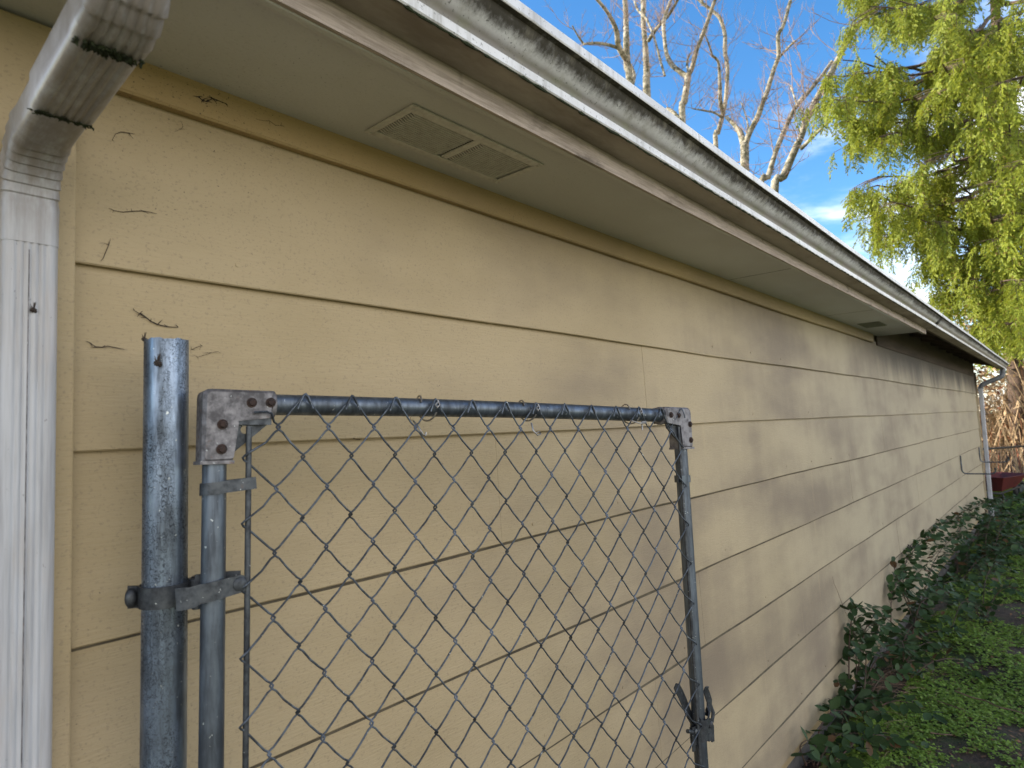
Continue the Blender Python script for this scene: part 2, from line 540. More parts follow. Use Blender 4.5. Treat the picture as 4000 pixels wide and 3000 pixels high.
leaf_mat('cedar spray', (0.32, 0.345, 0.040), (0.17, 0.22, 0.032), 0.35, 0.55, ((0.16, 0.09, 0.03), 0.05), 0.9)
leaf_mat('bramble leaf', (0.022, 0.046, 0.014), (0.042, 0.076, 0.022), 0.10, 0.55, ((0.10, 0.05, 0.02), 0.04))
leaf_mat('clover', (0.15, 0.25, 0.038), (0.28, 0.41, 0.075), 0.3, 0.5, ((0.16, 0.13, 0.05), 0.05))
leaf_mat('grass blade', (0.12, 0.20, 0.03), (0.20, 0.26, 0.05), 0.3, 0.5)
leaf_mat('dry stalk', (0.60, 0.44, 0.27), (0.40, 0.27, 0.15), 0.1, 0.7, ((0.22, 0.07, 0.035), 0.12), 3)


def bark(name, a, b_, c_):
    mt, nt, b = new_mat(name)
    n = nt.noise(nt.coord(scale=(1, 1, 0.8)), 3.2, 6, 0.75)
    n2 = nt.noise(nt.coord(scale=(1, 1, 1.3)), 6, 6, 0.75)
    c = nt.mix(nt.ramp(n, 0.40, 0.58), a, b_)
    c = nt.mix(nt.ramp(n2, 0.46, 0.58, 0, 0.9), c, c_)
    nt.put(b.inputs['Base Color'], c); b.inputs['Roughness'].default_value = 0.9
    nt.put(b.inputs['Normal'], nt.bump(n2, 0.8, 0.03))
    MAT[name] = mt


bark('pale bark', (0.46, 0.40, 0.30), (0.27, 0.23, 0.155), (0.085, 0.078, 0.035))
bark('brown bark', (0.17, 0.11, 0.075), (0.10, 0.065, 0.045), (0.045, 0.03, 0.02))
simple('pink twig', (0.36, 0.25, 0.20), 0.8, scale=3, col2=(0.24, 0.16, 0.12))


def ground_mat():
    mt, nt, b = new_mat('soil and moss')
    n = nt.noise(nt.coord(), 2.4, 6, 0.65)
    n2 = nt.noise(nt.coord(), 26, 5, 0.7)
    c = nt.mix(nt.ramp(n2, 0.35, 0.7), (0.085, 0.058, 0.038), (0.030, 0.022, 0.015))
    c = nt.mix(nt.ramp(n, 0.42, 0.62, 0, 0.75), c, (0.040, 0.070, 0.016))
    # open sunny lawn further off
    x, y, z = nt.xyz()
    far = nt.math('MAXIMUM', nt.ramp(y, 15.5, 18.0), nt.ramp(x, 3.5, 6.5))
    c = nt.mix(far, c, nt.mix(nt.ramp(n, 0.4, 0.6), (0.15, 0.19, 0.045), (0.24, 0.20, 0.09)))
    nt.put(b.inputs['Base Color'], c); b.inputs['Roughness'].default_value = 0.95
    nt.put(b.inputs['Normal'], nt.bump(n2, 1.0, 0.02))
    MAT['soil and moss'] = mt


ground_mat()

# ------------------------------------------------------------------ ground
GZ = -0.03


def ground_h(x, y):
    return GZ + 0.018 * np.sin(x * 3.1 + 0.4) * np.sin(y * 2.3) + 0.012 * np.sin(x * 7.7 + y * 5.1)


gx = np.concatenate([[-600, -120, -40, -15, -8, -4, -1.5, -0.5], np.arange(-0.2, 3.01, 0.08), [3.5, 4.5, 6, 9, 15, 40, 120, 600]])
gy = np.concatenate([[-600, -120, -30, -10, -4, -1], np.arange(0, 16.01, 0.12), [17, 18.5, 20, 23, 28, 40, 120, 900]])
GX, GY = np.meshgrid(gx, gy, indexing='ij')
near = (np.clip(1 - np.abs(GX - 1.2) / 5, 0, 1) * np.clip(1 - np.abs(GY - 8) / 12, 0, 1))
Z = GZ + (ground_h(GX, GY) - GZ) * (near > 0)
V = np.stack([GX, GY, Z], -1).reshape(-1, 3)
ny = len(gy)
I, J = np.meshgrid(np.arange(len(gx) - 1), np.arange(ny - 1), indexing='ij')
a = (I * ny + J).ravel()
F = np.stack([a, a + ny, a + ny + 1, a + 1], -1)
gr = np_mesh('ground', V, F, MAT['soil and moss'], smooth=60)
tag(gr, 'bare dark soil with moss beside the house', kind='structure')

# ------------------------------------------------------------------ house
Y0, Y1 = 0.12, 12.60               # wall corners
ZS = 2.305                         # soffit
SOF_END = 5.68
EAVE0, EAVE1 = -0.75, 13.02  # near overhang, out of view, lengthened to shade the downspout
house = empty('house', (-3.5, 6.4, GZ))
tag(house, 'single storey house with cream lap siding, wide white gutter and grimy boxed eave', 'house')


def H(o):
    return child(house, o)


ZK = [2.2428, 1.960, 1.680, 1.400, 1.1249, 0.8462, 0.5715, 0.2882, 0.1136]
JOINTS = {1: [4.1, 8.4], 2: [1.961, 6.43, 10.9], 3: [1.195, 5.634, 9.4], 4: [4.588, 9.0], 5: [2.31, 6.9, 11.4], 6: [1.936, 5.9, 10.1],
          7: [3.1, 7.6, 12.0], 8: [5.2, 9.6]}


def wav(y, k):
    return 0.0022 * math.sin(y * 1.15 + k * 1.7) + 0.0014 * math.sin(y * 3.1 + k * 2.9) + 0.0006 * math.sin(y * 9.0 + k)


sid = MB()
for k in range(1, 9):
    zb, zt = ZK[k], ZK[k - 1] + 0.02
    cuts = [0.276] + JOINTS[k] + [Y1 - 0.0]
    for s in range(len(cuts) - 1):
        ya, yb = cuts[s] + (0.0006 if s else 0), cuts[s + 1] - (0.0006 if s < len(cuts) - 2 else 0)
        n = max(2, int((yb - ya) / 0.12))
        off = (RND.random() - 0.5) * 0.0014
        rings = []
        for i in range(n + 1):
            y = ya + (yb - ya) * i / n
            w = wav(y, k); bow = 0.0012 * math.sin(y * 2.1 + k * 5)
            rings.append([(-0.020, y, zb + w + 0.004), (-0.0022 + off + bow, y, zb + w), (0.0 + off + bow, y, zb + w + 0.0022),
                          (-0.0125 + off * 0.5 + bow, y, zt), (-0.020, y, zt)])
        sid.loft(rings)
# nail heads
for k in range(1, 9):
    y = 0.52
    while y < 12.3:
        yy = y + (RND.random() - 0.5) * 0.03; zz = ZK[k] + 0.030 + RND.random() * 0.014
        h_ = ZK[k - 1] - ZK[k]; x = -0.0125 * ((zz - ZK[k]) / h_)
        c = [(x + 0.0009, yy + 0.0042 * math.cos(t), zz + 0.0042 * math.sin(t)) for t in np.linspace(0, 2 * math.pi, 9)[:-1]]
        c0 = [(x - 0.003, p[1], p[2]) for p in c]
        if RND.random() < 0.62:
            sid.loft([c0, c])
        y += 0.405
sdo = H(sid.build('siding', MAT['wall paint'], smooth=30))
# dirt and the painted shadow line of the lap joints: a thin uneven bead under every board edge
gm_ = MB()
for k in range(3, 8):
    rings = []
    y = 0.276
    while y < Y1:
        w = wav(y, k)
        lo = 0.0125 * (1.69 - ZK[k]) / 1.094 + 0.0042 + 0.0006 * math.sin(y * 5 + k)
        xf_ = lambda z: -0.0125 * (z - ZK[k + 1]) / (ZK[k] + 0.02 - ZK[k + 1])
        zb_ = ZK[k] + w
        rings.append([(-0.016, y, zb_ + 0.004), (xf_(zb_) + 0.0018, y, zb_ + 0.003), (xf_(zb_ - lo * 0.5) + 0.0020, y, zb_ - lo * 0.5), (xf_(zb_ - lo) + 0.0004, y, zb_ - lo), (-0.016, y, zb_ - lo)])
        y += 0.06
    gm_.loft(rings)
q_ = gm_.build('lap_grime_shade', MAT['grime and lap shade'], smooth=60); q_.parent = sdo; q_.matrix_parent_inverse = Matrix.Identity(4)

b = MB().box((-0.106, (Y0 + Y1) / 2, 1.30), (0.164, Y1 - Y0 - 0.004, 2.50))       # wall core behind the boards
b.box((-3.6, Y0 + 0.05, 1.33), (6.80, 0.09, 2.44)); b.box((-3.6, Y1 - 0.05, 1.33), (6.80, 0.09, 2.44))
b.box((-7.05, (Y0 + Y1) / 2, 1.33), (0.1, Y1 - Y0, 2.44))
# gables
for y in (Y0 + 0.004, Y1 - 0.094):
    tri = [(-7.1, 2.5495), (-0.02, 2.5495), (-3.55, 3.70)]
    b.add([(x, y, z) for x, z in tri] + [(x, y + 0.09, z) for x, z in tri], [(0, 1, 2), (5, 4, 3), (0, 3, 4, 1), (1, 4, 5, 2), (2, 5, 3, 0)])
H(b.build('wall_core', MAT['trim paint'], smooth=0))
b = MB().box((-0.10, (Y0 + Y1) / 2, -0.10), (0.15, Y1 - Y0 - 0.02, 0.426))
b.box((-3.55, Y0 + 0.10, -0.10), (6.9, 0.15, 0.42)); b.box((-3.55, Y1 - 0.10, -0.10), (6.9, 0.15, 0.42))
H(b.build('foundation', MAT['concrete'], smooth=0))

# frieze board under the soffit and its bead
fr = MB()
ys = np.arange(0.273, SOF_END + 0.001, 0.2007)
rings = [[(-0.022, y, ZK[0] + 0.002 + wav(y, 0)), (0.006, y, ZK[0] + wav(y, 0)), (0.0095, y, ZK[0] + 0.004 + wav(y, 0)),
          (0.0095, y, ZS + 0.02), (-0.022, y, ZS + 0.02)] for y in ys]
fr.loft(rings)
H(fr.build('frieze_board', MAT['trim paint'], smooth=30))
fr = MB().box((-0.0095, (SOF_END + 0.004 + Y1) / 2, 2.385), (0.011, Y1 - SOF_END - 0.004, 0.30))
H(fr.build('upper_siding', MAT['raw sheathing'], smooth=0))  # dark sheathing colour also stands in for the open bay's shade
# corner boards
for ya, yb, nm in ((0.100, 0.272, 'corner_board'), (Y1 + 0.001, Y1 + 0.022, 'corner_board')):
    c = MB().box((0.004, (ya + yb) / 2, 1.17), (0.028, yb - ya, 2.26))
    H(c.build(nm, MAT['wall paint'], smooth=0, bevel=0.003))

# soffit
VY0, VY1, VX0, VX1 = 0.764, 1.147, 0.069, 0.206
s = MB()
s.box((0.1435, (EAVE0 + VY0) / 2, ZS + 0.005), (0.287, VY0 - EAVE0, 0.010))
s.box((0.1435, (VY1 + SOF_END) / 2, ZS + 0.005), (0.287, SOF_END - VY1, 0.010))
s.box((VX0 / 2, (VY0 + VY1) / 2, ZS + 0.005), (VX0, VY1 - VY0, 0.010))
s.box(((VX1 + 0.287) / 2, (VY0 + VY1) / 2, ZS + 0.005), (0.287 - VX1, VY1 - VY0, 0.010))
s.box((0.1435, SOF_END - 0.012, ZS + 0.055), (0.285, 0.02, 0.088))
H(s.build('soffit', MAT['soffit paint'], smooth=0))
s = MB().box((0.2945, (EAVE0 + SOF_END + 0.1) / 2, 2.346), (0.0135, SOF_END + 0.1 - EAVE0, 0.104))
H(s.build('soffit_trim_strip', MAT['soffit paint'], smooth=0, bevel=0.002))


def soffit_vent(x0, x1, y0, y1, mat):
    v = MB(); z = ZS - 0.0025; w = 0.016
    xm = (x0 + x1) / 2; ym = (y0 + y1) / 2
    e = 0.007
    v.box((xm, y0 + w / 2 - e, z), (x1 - x0 + 2 * e, w, 0.004)); v.box((xm, y1 - w / 2 + e, z), (x1 - x0 + 2 * e, w, 0.004))
    v.box((x0 + 0.009 - e, ym, z), (0.018, y1 - y0 + 2 * e - 2 * w, 0.004)); v.box((x1 - 0.012 + e, ym, z), (0.024, y1 - y0 + 2 * e - 2 * w, 0.004))
    v.box((xm, ym, z), (x1 - x0 - 0.028, 0.018, 0.004))
    fo = H(v.build('soffit_vent', mat, smooth=0, bevel=0.0012))
    ax0, ax1 = x0 + 0.012, x1 - 0.018
    for a, b_ in ((y0 + w - e, ym - 0.009), (ym + 0.009, y1 - w + e)):
        g = MB(); n = 15
        for i in range(n):
            x = ax0 + (ax1 - ax0) * (i + 0.5) / n
            pts = []
            for y in np.linspace(a, b_, 13):
                d = min(y - a, b_ - y)
                up = 0.0042 * max(0, 1 - d / 0.014) ** 2
                pts.append((x + up * 0.5, y, z - 0.0012 + up))
            rings = [[(p[0] - 0.0026, p[1], p[2] + 0.0040), (p[0] - 0.0020, p[1], p[2] - 0.0002), (p[0] + 0.0016, p[1], p[2] - 0.0006), (p[0] + 0.0020, p[1], p[2] + 0.0022)] for p in pts]
            g.loft(rings)
        lo = g.build('louvre_panel', mat, smooth=40); lo.parent = fo
        d = MB().box((xm, (a + b_) / 2, ZS + 0.013), (x1 - x0 - 0.01, b_ - a, 0.002)).build('insect_screen', MAT['dark void'], smooth=0); d.parent = fo
    for sx in (x0 - 0.001, x1 - 0.004):
        for sy in (y0 + 0.003, y1 - 0.003):
            t = MB(); r_ = []
            for rr, dz in ((0.0042, 0.0), (0.0042, -0.0012), (0.0026, -0.0026), (0.0005, -0.0030)):
                r_.append([(sx + rr * math.cos(q), sy + rr * math.sin(q), z - 0.002 + dz) for q in np.linspace(0, 2 * math.pi, 9)[:-1]])
            t.loft(r_); q_ = t.build('screw', mat); q_.parent = fo
    return fo


simple('vent paint', (0.56, 0.53, 0.46), 0.55, scale=60, col2=(0.45, 0.41, 0.35))
soffit_vent(VX0, VX1, VY0, VY1, MAT['vent paint'])
simple('green vent paint', (0.20, 0.21, 0.165), 0.7, scale=40)
# far vent lies flush below the soffit
v2 = MB().box((0.128, 4.885, ZS - 0.002), (0.13, 0.26, 0.003))
for i in range(10):
    v2.box((0.075 + i * 0.0118, 4.885, ZS - 0.0055), (0.005, 0.235, 0.004))
H(v2.build('soffit_vent', MAT['green vent paint'], smooth=0))

for ys_ in (2.72, 4.2):
    H(MB().box((0.1435, ys_, ZS - 0.0002), (0.285, 0.0022, 0.0010)).build('soffit_seam', MAT['grime and lap shade'], smooth=0))
# fascia
f = MB()
ys = np.linspace(EAVE0, SOF_END + 0.13, 60)
f.loft([[(0.3015, y, 2.2955 + wav(y, 9) * 0.6), (0.310, y, 2.2950 + wav(y, 9) * 0.6), (0.310, y, 2.437), (0.3015, y, 2.437)] for y in ys])
H(f.build('fascia_board', MAT['fascia wood'], smooth=0))
f = MB().box((0.290, (SOF_END + 0.135 + EAVE1) / 2, 2.394), (0.036, EAVE1 - SOF_END - 0.14, 0.086))
H(f.build('fascia_board', MAT['raw sheathing'], smooth=0))

# gutter: K profile swept along the eave
PROF = [(0.3115, 2.4320), (0.3115, 2.3362)]                              # back, inside
OUT = [(0.3820, 2.3362), (0.3845, 2.3385), (0.3848, 2.3545), (0.3800, 2.3575), (0.3815, 2.3640), (0.3870, 2.3720), (0.3950, 2.3800),
       (0.4035, 2.3865), (0.4105, 2.3935), (0.4150, 2.4010), (0.4170, 2.4075), (0.4285, 2.4085), (0.4300, 2.4110), (0.4300, 2.4285), (0.4265, 2.4310), (0.4180, 2.4300)]


def gutter_piece(y0, y1, grow=0.0):
    g = MB(); ring = PROF + OUT
    n = max(3, int((y1 - y0) / 0.15)); rings = []
    for i in range(n + 1):
        y = y0 + (y1 - y0) * i / n
        dx = 0.0012 * math.sin(y * 1.7) + 0.0008 * math.sin(y * 6.0); dz = 0.0012 * math.sin(y * 1.1 + 1)
        outer = [(x + dx * (x - 0.31) / 0.12 + grow * (x > 0.32), y, z + dz - grow * (z < 2.36)) for x, z in ring]
        inner = [(x + dx * (x - 0.31) / 0.12 + (0.0009 if x < 0.32 else -0.0009), y, z + dz + 0.0009) for x, z in reversed(ring)]
        rings.append(outer + inner)
    g.loft(rings)
    return g


GSEAM = 5.80
gm = gutter_piece(EAVE0, GSEAM + 0.02)
g2 = gutter_piece(GSEAM - 0.03, EAVE1, 0.0014)
for src in (g2,):
    gm.v, gm.f = gm.v, gm.f
    o_ = len(gm.v); gm.v += src.v; gm.f += [tuple(i + o_ for i in q) for q in src.f]
for y, s_ in ((EAVE0, -1), (EAVE1, 1)):                                 # end caps
    ring = PROF + OUT
    r1 = [(x, y, z) for x, z in ring]; r2 = [(x, y + s_ * 0.0015, z) for x, z in ring]
    gm.loft([r1, r2])
gut = H(gm.build('gutter', MAT['gutter enamel'], smooth=28))
gut.data.materials.append(MAT['gutter underside'])
for p in gut.data.polygons:
    if abs(p.normal.z) > 0.9 and p.center.z < 2.3385 and p.center.x < 0.383:
        p.material_index = 1
# dark sealant at the seam, and short fallen twigs stuck on the face
sm = MB(); ring = OUT[:-2]
sm.loft([[(x + 0.0018, y, z - 0.0008) for x, z in ring] for y in (GSEAM - 0.037, GSEAM - 0.031)], caps=False, closed=False)
sm.box((0.345, GSEAM - 0.034, 2.3345), (0.075, 0.006, 0.0012))
q_ = sm.build('gutter_seam', MAT['dark void'], smooth=0); q_.parent = gut
# moss line along the lower inside edge of the gutter
ml = MB()
y = EAVE0
while y < 9:
    L_ = 0.02 + RND.random() * 0.05
    r_ = 0.0016 + RND.random() * 0.0022
    ml.tube([(0.3815 + RND.uniform(-0.001, 0.001), y + L_ * t, 2.3358 + RND.uniform(-0.0008, 0.0004)) for t in (0, 0.3, 0.7, 1)], [r_ * 0.3, r_, r_ * 0.8, r_ * 0.2], 5)
    y += L_ * RND.uniform(0.7, 1.5)
q_ = ml.build('moss_line', MAT['moss'], smooth=60); q_.parent = gut

# roof: two slabs with an overhang, open rafter bay past the soffit
sl = 1.158 / 3.86
rf = MB()
for sgn in (1, -1):
    xe, xr = (0.345, -3.55) if sgn > 0 else (-7.445, -3.55)
    ze = 2.437; zr = ze + abs(xe - xr) * 0.30
    vs = []
    for y in (EAVE0 - 0.0, EAVE1 - 0.01):
        vs += [(xe, y, ze), (xr, y, zr), (xr, y, zr + 0.045), (xe, y, ze + 0.018)]
    rf.add(vs, [(0, 1, 2, 3), (7, 6, 5, 4), (0, 4, 5, 1), (3, 2, 6, 7), (0, 3, 7, 4)])
H(rf.build('roof', MAT['roof shingle'], smooth=0))
for i in range(12):
    y = SOF_END + 0.25 + i * 0.61
    if y < Y1 - 0.1:
        rt = MB(); vs = []
        for yy in (y - 0.019, y + 0.019):
            vs += [(0.271, yy, 2.349), (0.271, yy, 2.454), (-0.20, yy, 2.595), (-0.20, yy, 2.49)]
        rt.add(vs, [(0, 1, 2, 3), (7, 6, 5, 4), (0, 4, 5, 1), (1, 5, 6, 2), (2, 6, 7, 3), (3, 7, 4, 0)])
        H(rt.build('rafter_tail', MAT['raw sheathing'], smooth=0))

# ------------------------------------------------------------------ downspouts


def rect_ring(c, ax, wd, dp, flutes=True, scale=1.0, corner=0.012):
    """closed rectangular section with fluted wide faces; ax = (width axis, depth axis)"""
    w2, d2 = wd / 2 * scale, dp / 2 * scale
    pts = []
    prof = []
    nf = 25
    def flute(t):
        if not flutes: return 0.0
        return 0.0019 * (0.5 - 0.5 * math.cos(t * 2 * math.pi * 5)) ** 1.6 if 0.04 < t < 0.96 else 0.0
    for i in range(nf):                                  # front, -w -> +w
        t = i / (nf - 1); prof.append((-w2 + corner + (2 * w2 - 2 * corner) * t, d2 - flute(t)))
    for a in (68, 45, 22): prof.append((w2 - corner + corner * math.cos(R(a)), d2 - corner + corner * math.sin(R(a))))
    for i in range(5): prof.append((w2, d2 - corner - (2 * d2 - 2 * corner) * i / 4))
    for a in (-22, -45, -68): prof.append((w2 - corner + corner * math.cos(R(a)), -d2 + corner + corner * math.sin(R(a))))
    for i in range(nf):
        t = i / (nf - 1); prof.append((w2 - corner - (2 * w2 - 2 * corner) * t, -d2 + flute(t)))
    for a in (-112, -135, -158): prof.append((-w2 + corner + corner * math.cos(R(a)), -d2 + corner + corner * math.sin(R(a))))
    for i in range(5): prof.append((-w2, -d2 + corner + (2 * d2 - 2 * corner) * i / 4))
    for a in (158, 135, 112): prof.append((-w2 + corner + corner * math.cos(R(a)), d2 - corner + corner * math.sin(R(a))))
    A, B = Vector(ax[0]), Vector(ax[1]); c = Vector(c)
    return [c + A * p + B * q for p, q in prof]


def sweep_rect(path, wd, dp, scales=None, flutes=True, corner=0.012):
    """path in the x-z plane at fixed y: list of (x, z); the wide axis is y. Front = side facing the camera (+x / down)"""
    mb = MB(); rings = []
    P = [Vector((p[0], p[2] if len(p) > 2 else 0, p[1])) for p in path]
    for i, c in enumerate(P):
        t = (P[min(i + 1, len(P) - 1)] - P[max(i - 1, 0)]).normalized()
        nrm = Vector((0, 1, 0)).cross(t)                 # for upward travel points to +x
        rings.append(rect_ring(c, ((0, 1, 0), nrm), wd, dp, flutes, scales[i] if scales else 1.0, corner))
    mb.loft(rings)
    return mb


YD = 0.212; WD, DP = 0.064, 0.055
dsp = H(sweep_rect([(0.0285, 0.0, YD), (0.0285, 0.9, YD), (0.0285, 1.93, YD), (0.0285, 1.99, YD)], WD, DP).build('downspout', MAT['downspout enamel'], smooth=50))
# lower elbow: bends from vertical to nearly level, crimped on the inside of the bend
def elbow_path(c, r, a0, a1, n):
    return [(c[0] + r * math.cos(R(a0 + (a1 - a0) * i / n)), c[1] + r * math.sin(R(a0 + (a1 - a0) * i / n)), YD) for i in range(n + 1)]
pe = [(0.0285, 1.965, YD), (0.0285, 1.995, YD)]
arc = elbow_path((0.1185, 2.018), 0.090, 180, 95, 42)
pe += arc; tail = arc[-1]
dirx, dirz = math.cos(R(5)), math.sin(R(5))
pe += [(tail[0] + dirx * d, tail[1] + dirz * d, YD) for d in (0.03, 0.07, 0.11)]
sc = []
for i in range(len(pe)):
    if 2 <= i < 44:
        ph = (i - 2) % 6
        sc.append(1.035 - 0.055 * (ph / 5.0))
    else:
        sc.append(1.02 if i < 2 else 0.97)
e1 = sweep_rect(pe, WD, DP, sc, flutes=False).build('elbow', MAT['downspout enamel'], smooth=30); e1.parent = dsp
# sloping middle piece, slipped over the elbow
s0 = (tail[0] + dirx * 0.085, tail[1] + dirz * 0.085)
pm = [(s0[0] + dirx * d, s0[1] + dirz * d, YD) for d in (0, 0.05, 0.10, 0.15, 0.20)]
mid = sweep_rect(pm, WD + 0.003, DP + 0.003).build('offset_pipe', MAT['downspout enamel'], smooth=50); mid.parent = dsp
# upper elbow up to the gutter outlet
s1 = (s0[0] + dirx * 0.168, s0[1] + dirz * 0.168)
pu = [(s1[0], s1[1], YD), (s1[0] + dirx * 0.02, s1[1] + dirz * 0.02, YD)]
cx, cz = pu[-1][0] - math.sin(R(5)) * 0.060, pu[-1][1] + math.cos(R(5)) * 0.060
arc = elbow_path((cx, cz), 0.060, -85, 24, 48)
pu += arc
ex, ez = arc[-1][0], arc[-1][1]
dx_, dz_ = -math.sin(R(24)), math.cos(R(24))
pu += [(ex + dx_ * 0.04, ez + dz_ * 0.04, YD), (0.352, 2.30, YD), (0.350, 2.3358, YD)]
sc = [1.05, 1.05]
for i in range(len(arc)):
    ph = i % 7; sc.append(1.07 - 0.06 * ph / 6.0)
sc += [1.0] * (len(pu) - len(sc))
e2 = sweep_rect(pu, WD + 0.003, DP + 0.003, sc).build('elbow', MAT['downspout enamel'], smooth=30); e2.parent = dsp
# moss tuft in the joint of the upper elbow
ms = MB()
rr_ = random.Random(3)
for i in range(150):
    t = min(1, max(0, rr_.gauss(0.5, 0.24))); y = YD - 0.031 + 0.062 * t
    nx, nz = math.sin(R(5)), -math.cos(R(5))
    px = s1[0] + nx * 0.0305 + rr_.gauss(0, 0.0035); pz = s1[1] + nz * 0.0305
    d = Vector((nx + rr_.gauss(0, .7), rr_.gauss(0, .7), nz + rr_.gauss(0, .5))).normalized() * rr_.uniform(0.002, 0.0065)
    ms.tube([(px, y, pz), (px + d.x, y + d.y, pz + d.z)], [0.0024, 0.0008], 4)
ms2 = MB()
for i in range(90):
    t = rr_.random(); y = YD - 0.033 + 0.066 * t
    px = s0[0] + rr_.gauss(0.004, 0.002); pz = s0[1] - 0.0292
    ms2.tube([(px, y, pz), (px + rr_.gauss(0, .003), y + rr_.gauss(0, .004), pz - rr_.uniform(0.0003, 0.0016))], [0.0012, 0.0006], 4)
q_ = ms.build('moss_tuft', MAT['moss'], smooth=0); q_.parent = e2
q_ = ms2.build('joint_grime', MAT['moss'], smooth=0); q_.parent = mid
# vertical seam on the front face
q_ = MB().box((0.0560, YD - 0.003, 0.98), (0.0010, 0.0014, 1.95)).build('pipe_seam', MAT['cast zinc'], smooth=0); q_.parent = dsp

# far downspout: thin pipe from the gutter end back to the wall, then down
far = MB()
FX, FY = 0.35, 12.80
fp = [(0.352, FY, 2.338), (0.352, FY, 2.27), (0.335, FY - 0.01, 2.225), (0.29, FY - 0.02, 2.195), (0.12, FY - 0.05, 2.125), (0.075, FY - 0.06, 2.10),
      (0.055, FY - 0.065, 2.06), (0.050, FY - 0.066, 2.0)]
fd = MB().tube([Vector(p) for p in fp], 0.037, 10)
FE = Vector((0.050, FY - 0.066, 2.0))
simple('grey downspout enamel', (0.50, 0.50, 0.53), 0.5, scale=6, var=0.25)
simple('grey elbow enamel', (0.16, 0.165, 0.18), 0.5, scale=20, var=0.3)
fo = H(MB().box((0.053, FE.y, 1.01), (0.056, 0.078, 2.06)).build('downspout', MAT['grey downspout enamel'], smooth=0, bevel=0.008))
q_ = fd.build('elbow', MAT['grey elbow enamel'], smooth=60); q_.parent = fo

# ------------------------------------------------------------------ ladder hooks far along the wall
def wall_hook(y, label):
    root = empty('wall_hook', (0.0, y, 0.89))
    tag(root, label, 'wall hook', 'galvanised hooks on the far end of the siding')
    a = MB()
    pts = [(0.006, y, 1.113), (0.008, y, 0.95), (0.012, y, 0.915), (0.030, y, 0.893), (0.06, y, 0.886), (0.30, y, 0.888), (0.335, y, 0.895), (0.352, y, 0.915), (0.355, y, 0.945)]
    a.tube(pts, 0.0085, 8)
    child(root, a.build('hook_arm', MAT['pipe zinc'], smooth=60))
    c = MB().tube([(0.355, y, 0.940), (0.355, y, 0.966)], 0.0125, 8)
    child(root, c.build('rubber_tip', MAT['black steel'], smooth=60))
    p = MB().box((0.004, y, 1.06), (0.006, 0.03, 0.12))
    child(root, p.build('mounting_plate', MAT['pipe zinc'], smooth=0))


wall_hook(9.98, 'grey U-shaped hook on the siding, the one further from the far downspout')
wall_hook(12.25, 'grey U-shaped hook at the very end of the wall, beside the far downspout')

# ------------------------------------------------------------------ fence post
post = empty('fence_post', (0.0965, 0.357, GZ))
tag(post, 'thick galvanised steel fence post with open top, standing against the siding', 'fence post')
PT, PB = Vector((0.100, 0.3665, 1.838)), Vector((0.0955, 0.354, -0.25))
pax = (PT - PB).normalized()


def on_post(z):
    return PB + pax * ((z - PB.z) / pax.z)


def cyl_ring(c, ax, r, n=40, wob=0.0):
    ax = Vector(ax).normalized(); a = ax.orthogonal().normalized(); b = ax.cross(a)
    return [Vector(c) + (a * math.cos(t) + b * math.sin(t)) * (r * (1 + wob * math.sin(3 * t + 1))) for t in np.linspace(0, 2 * math.pi, n + 1)[:-1]]


pr = 0.0295
mb = MB()
top_o = cyl_ring(PT, pax, pr); top_i = cyl_ring(PT, pax, pr - 0.0028)
for i in range(len(top_o)):                     # slightly ragged cut rim
    dz = 0.0010 * math.sin(i * 0.9) + 0.0007 * math.sin(i * 2.3)
    top_o[i] = top_o[i] + pax * dz; top_i[i] = top_i[i] + pax * dz
rings = [cyl_ring(PB, pax, pr)] + [cyl_ring(on_post(z), pax, pr) for z in (0.4, 0.8, 1.2, 1.5, 1.7, 1.80)] + [top_o, top_i, cyl_ring(on_post(1.55), pax, pr - 0.0028), cyl_ring(on_post(0.0), pax, pr - 0.0028)]
mb.loft(rings, caps=False)
child(post, mb.build('tube', MAT['post zinc'], smooth=40))

# ------------------------------------------------------------------ chain-link gate: local frame s (along), t (down), n (towards the wall)
GP0 = Vector((0.1863, 0.5392, 1.7513))
GE1 = Vector((0.17926, 0.98318, -0.03506)); GE2 = Vector((0.02687, -0.05626, -0.99805)); GN = Vector((-0.98335, 0.178, -0.03651))


def G(s, t, n=0.0):
    return GP0 + GE1 * s + GE2 * t + GN * n


gate = empty('chain_link_gate', tuple(G(0.43, 1.74)))
gate.location.z = GZ
tag(gate, 'galvanised chain-link gate leaf hung on the thick post, standing open along the siding', 'gate')


def GC(o, parent=None):
    return child(gate, o)


PN = 0.0205; RP = 0.0165
# the uprights lean slightly against the mesh grid
SL = lambda t: -0.1235 + 0.027 * (t - 0.13)
SRr = lambda t: 0.985 + 0.018 * (t - 0.25)
TB = 1.66
GC(MB().tube([G(SL(t), t, PN) for t in (0.015, 0.3, 0.7, 1.1, TB)], RP, 28).build('frame_pipe', MAT['pipe zinc'], smooth=40))
GC(MB().tube([G(SRr(t), t, PN) for t in (0.012, 0.3, 0.7, 1.1, TB)], RP - 0.0005, 28).build('frame_pipe', MAT['pipe zinc'], smooth=40))
GC(MB().tube([G(s, 0.0125 - 0.004 * math.sin((s + 0.12) / 1.1 * math.pi), PN) for s in np.linspace(-0.118, 0.98, 9)], RP, 28, up=(1, 0, 0)).build('top_rail', MAT['pipe zinc'], smooth=40))
GC(MB().tube([G(s, TB, PN) for s in (-0.08, 0.4, 1.0)], RP, 20, up=(1, 0, 0)).build('bottom_rail', MAT['pipe zinc'], smooth=40))


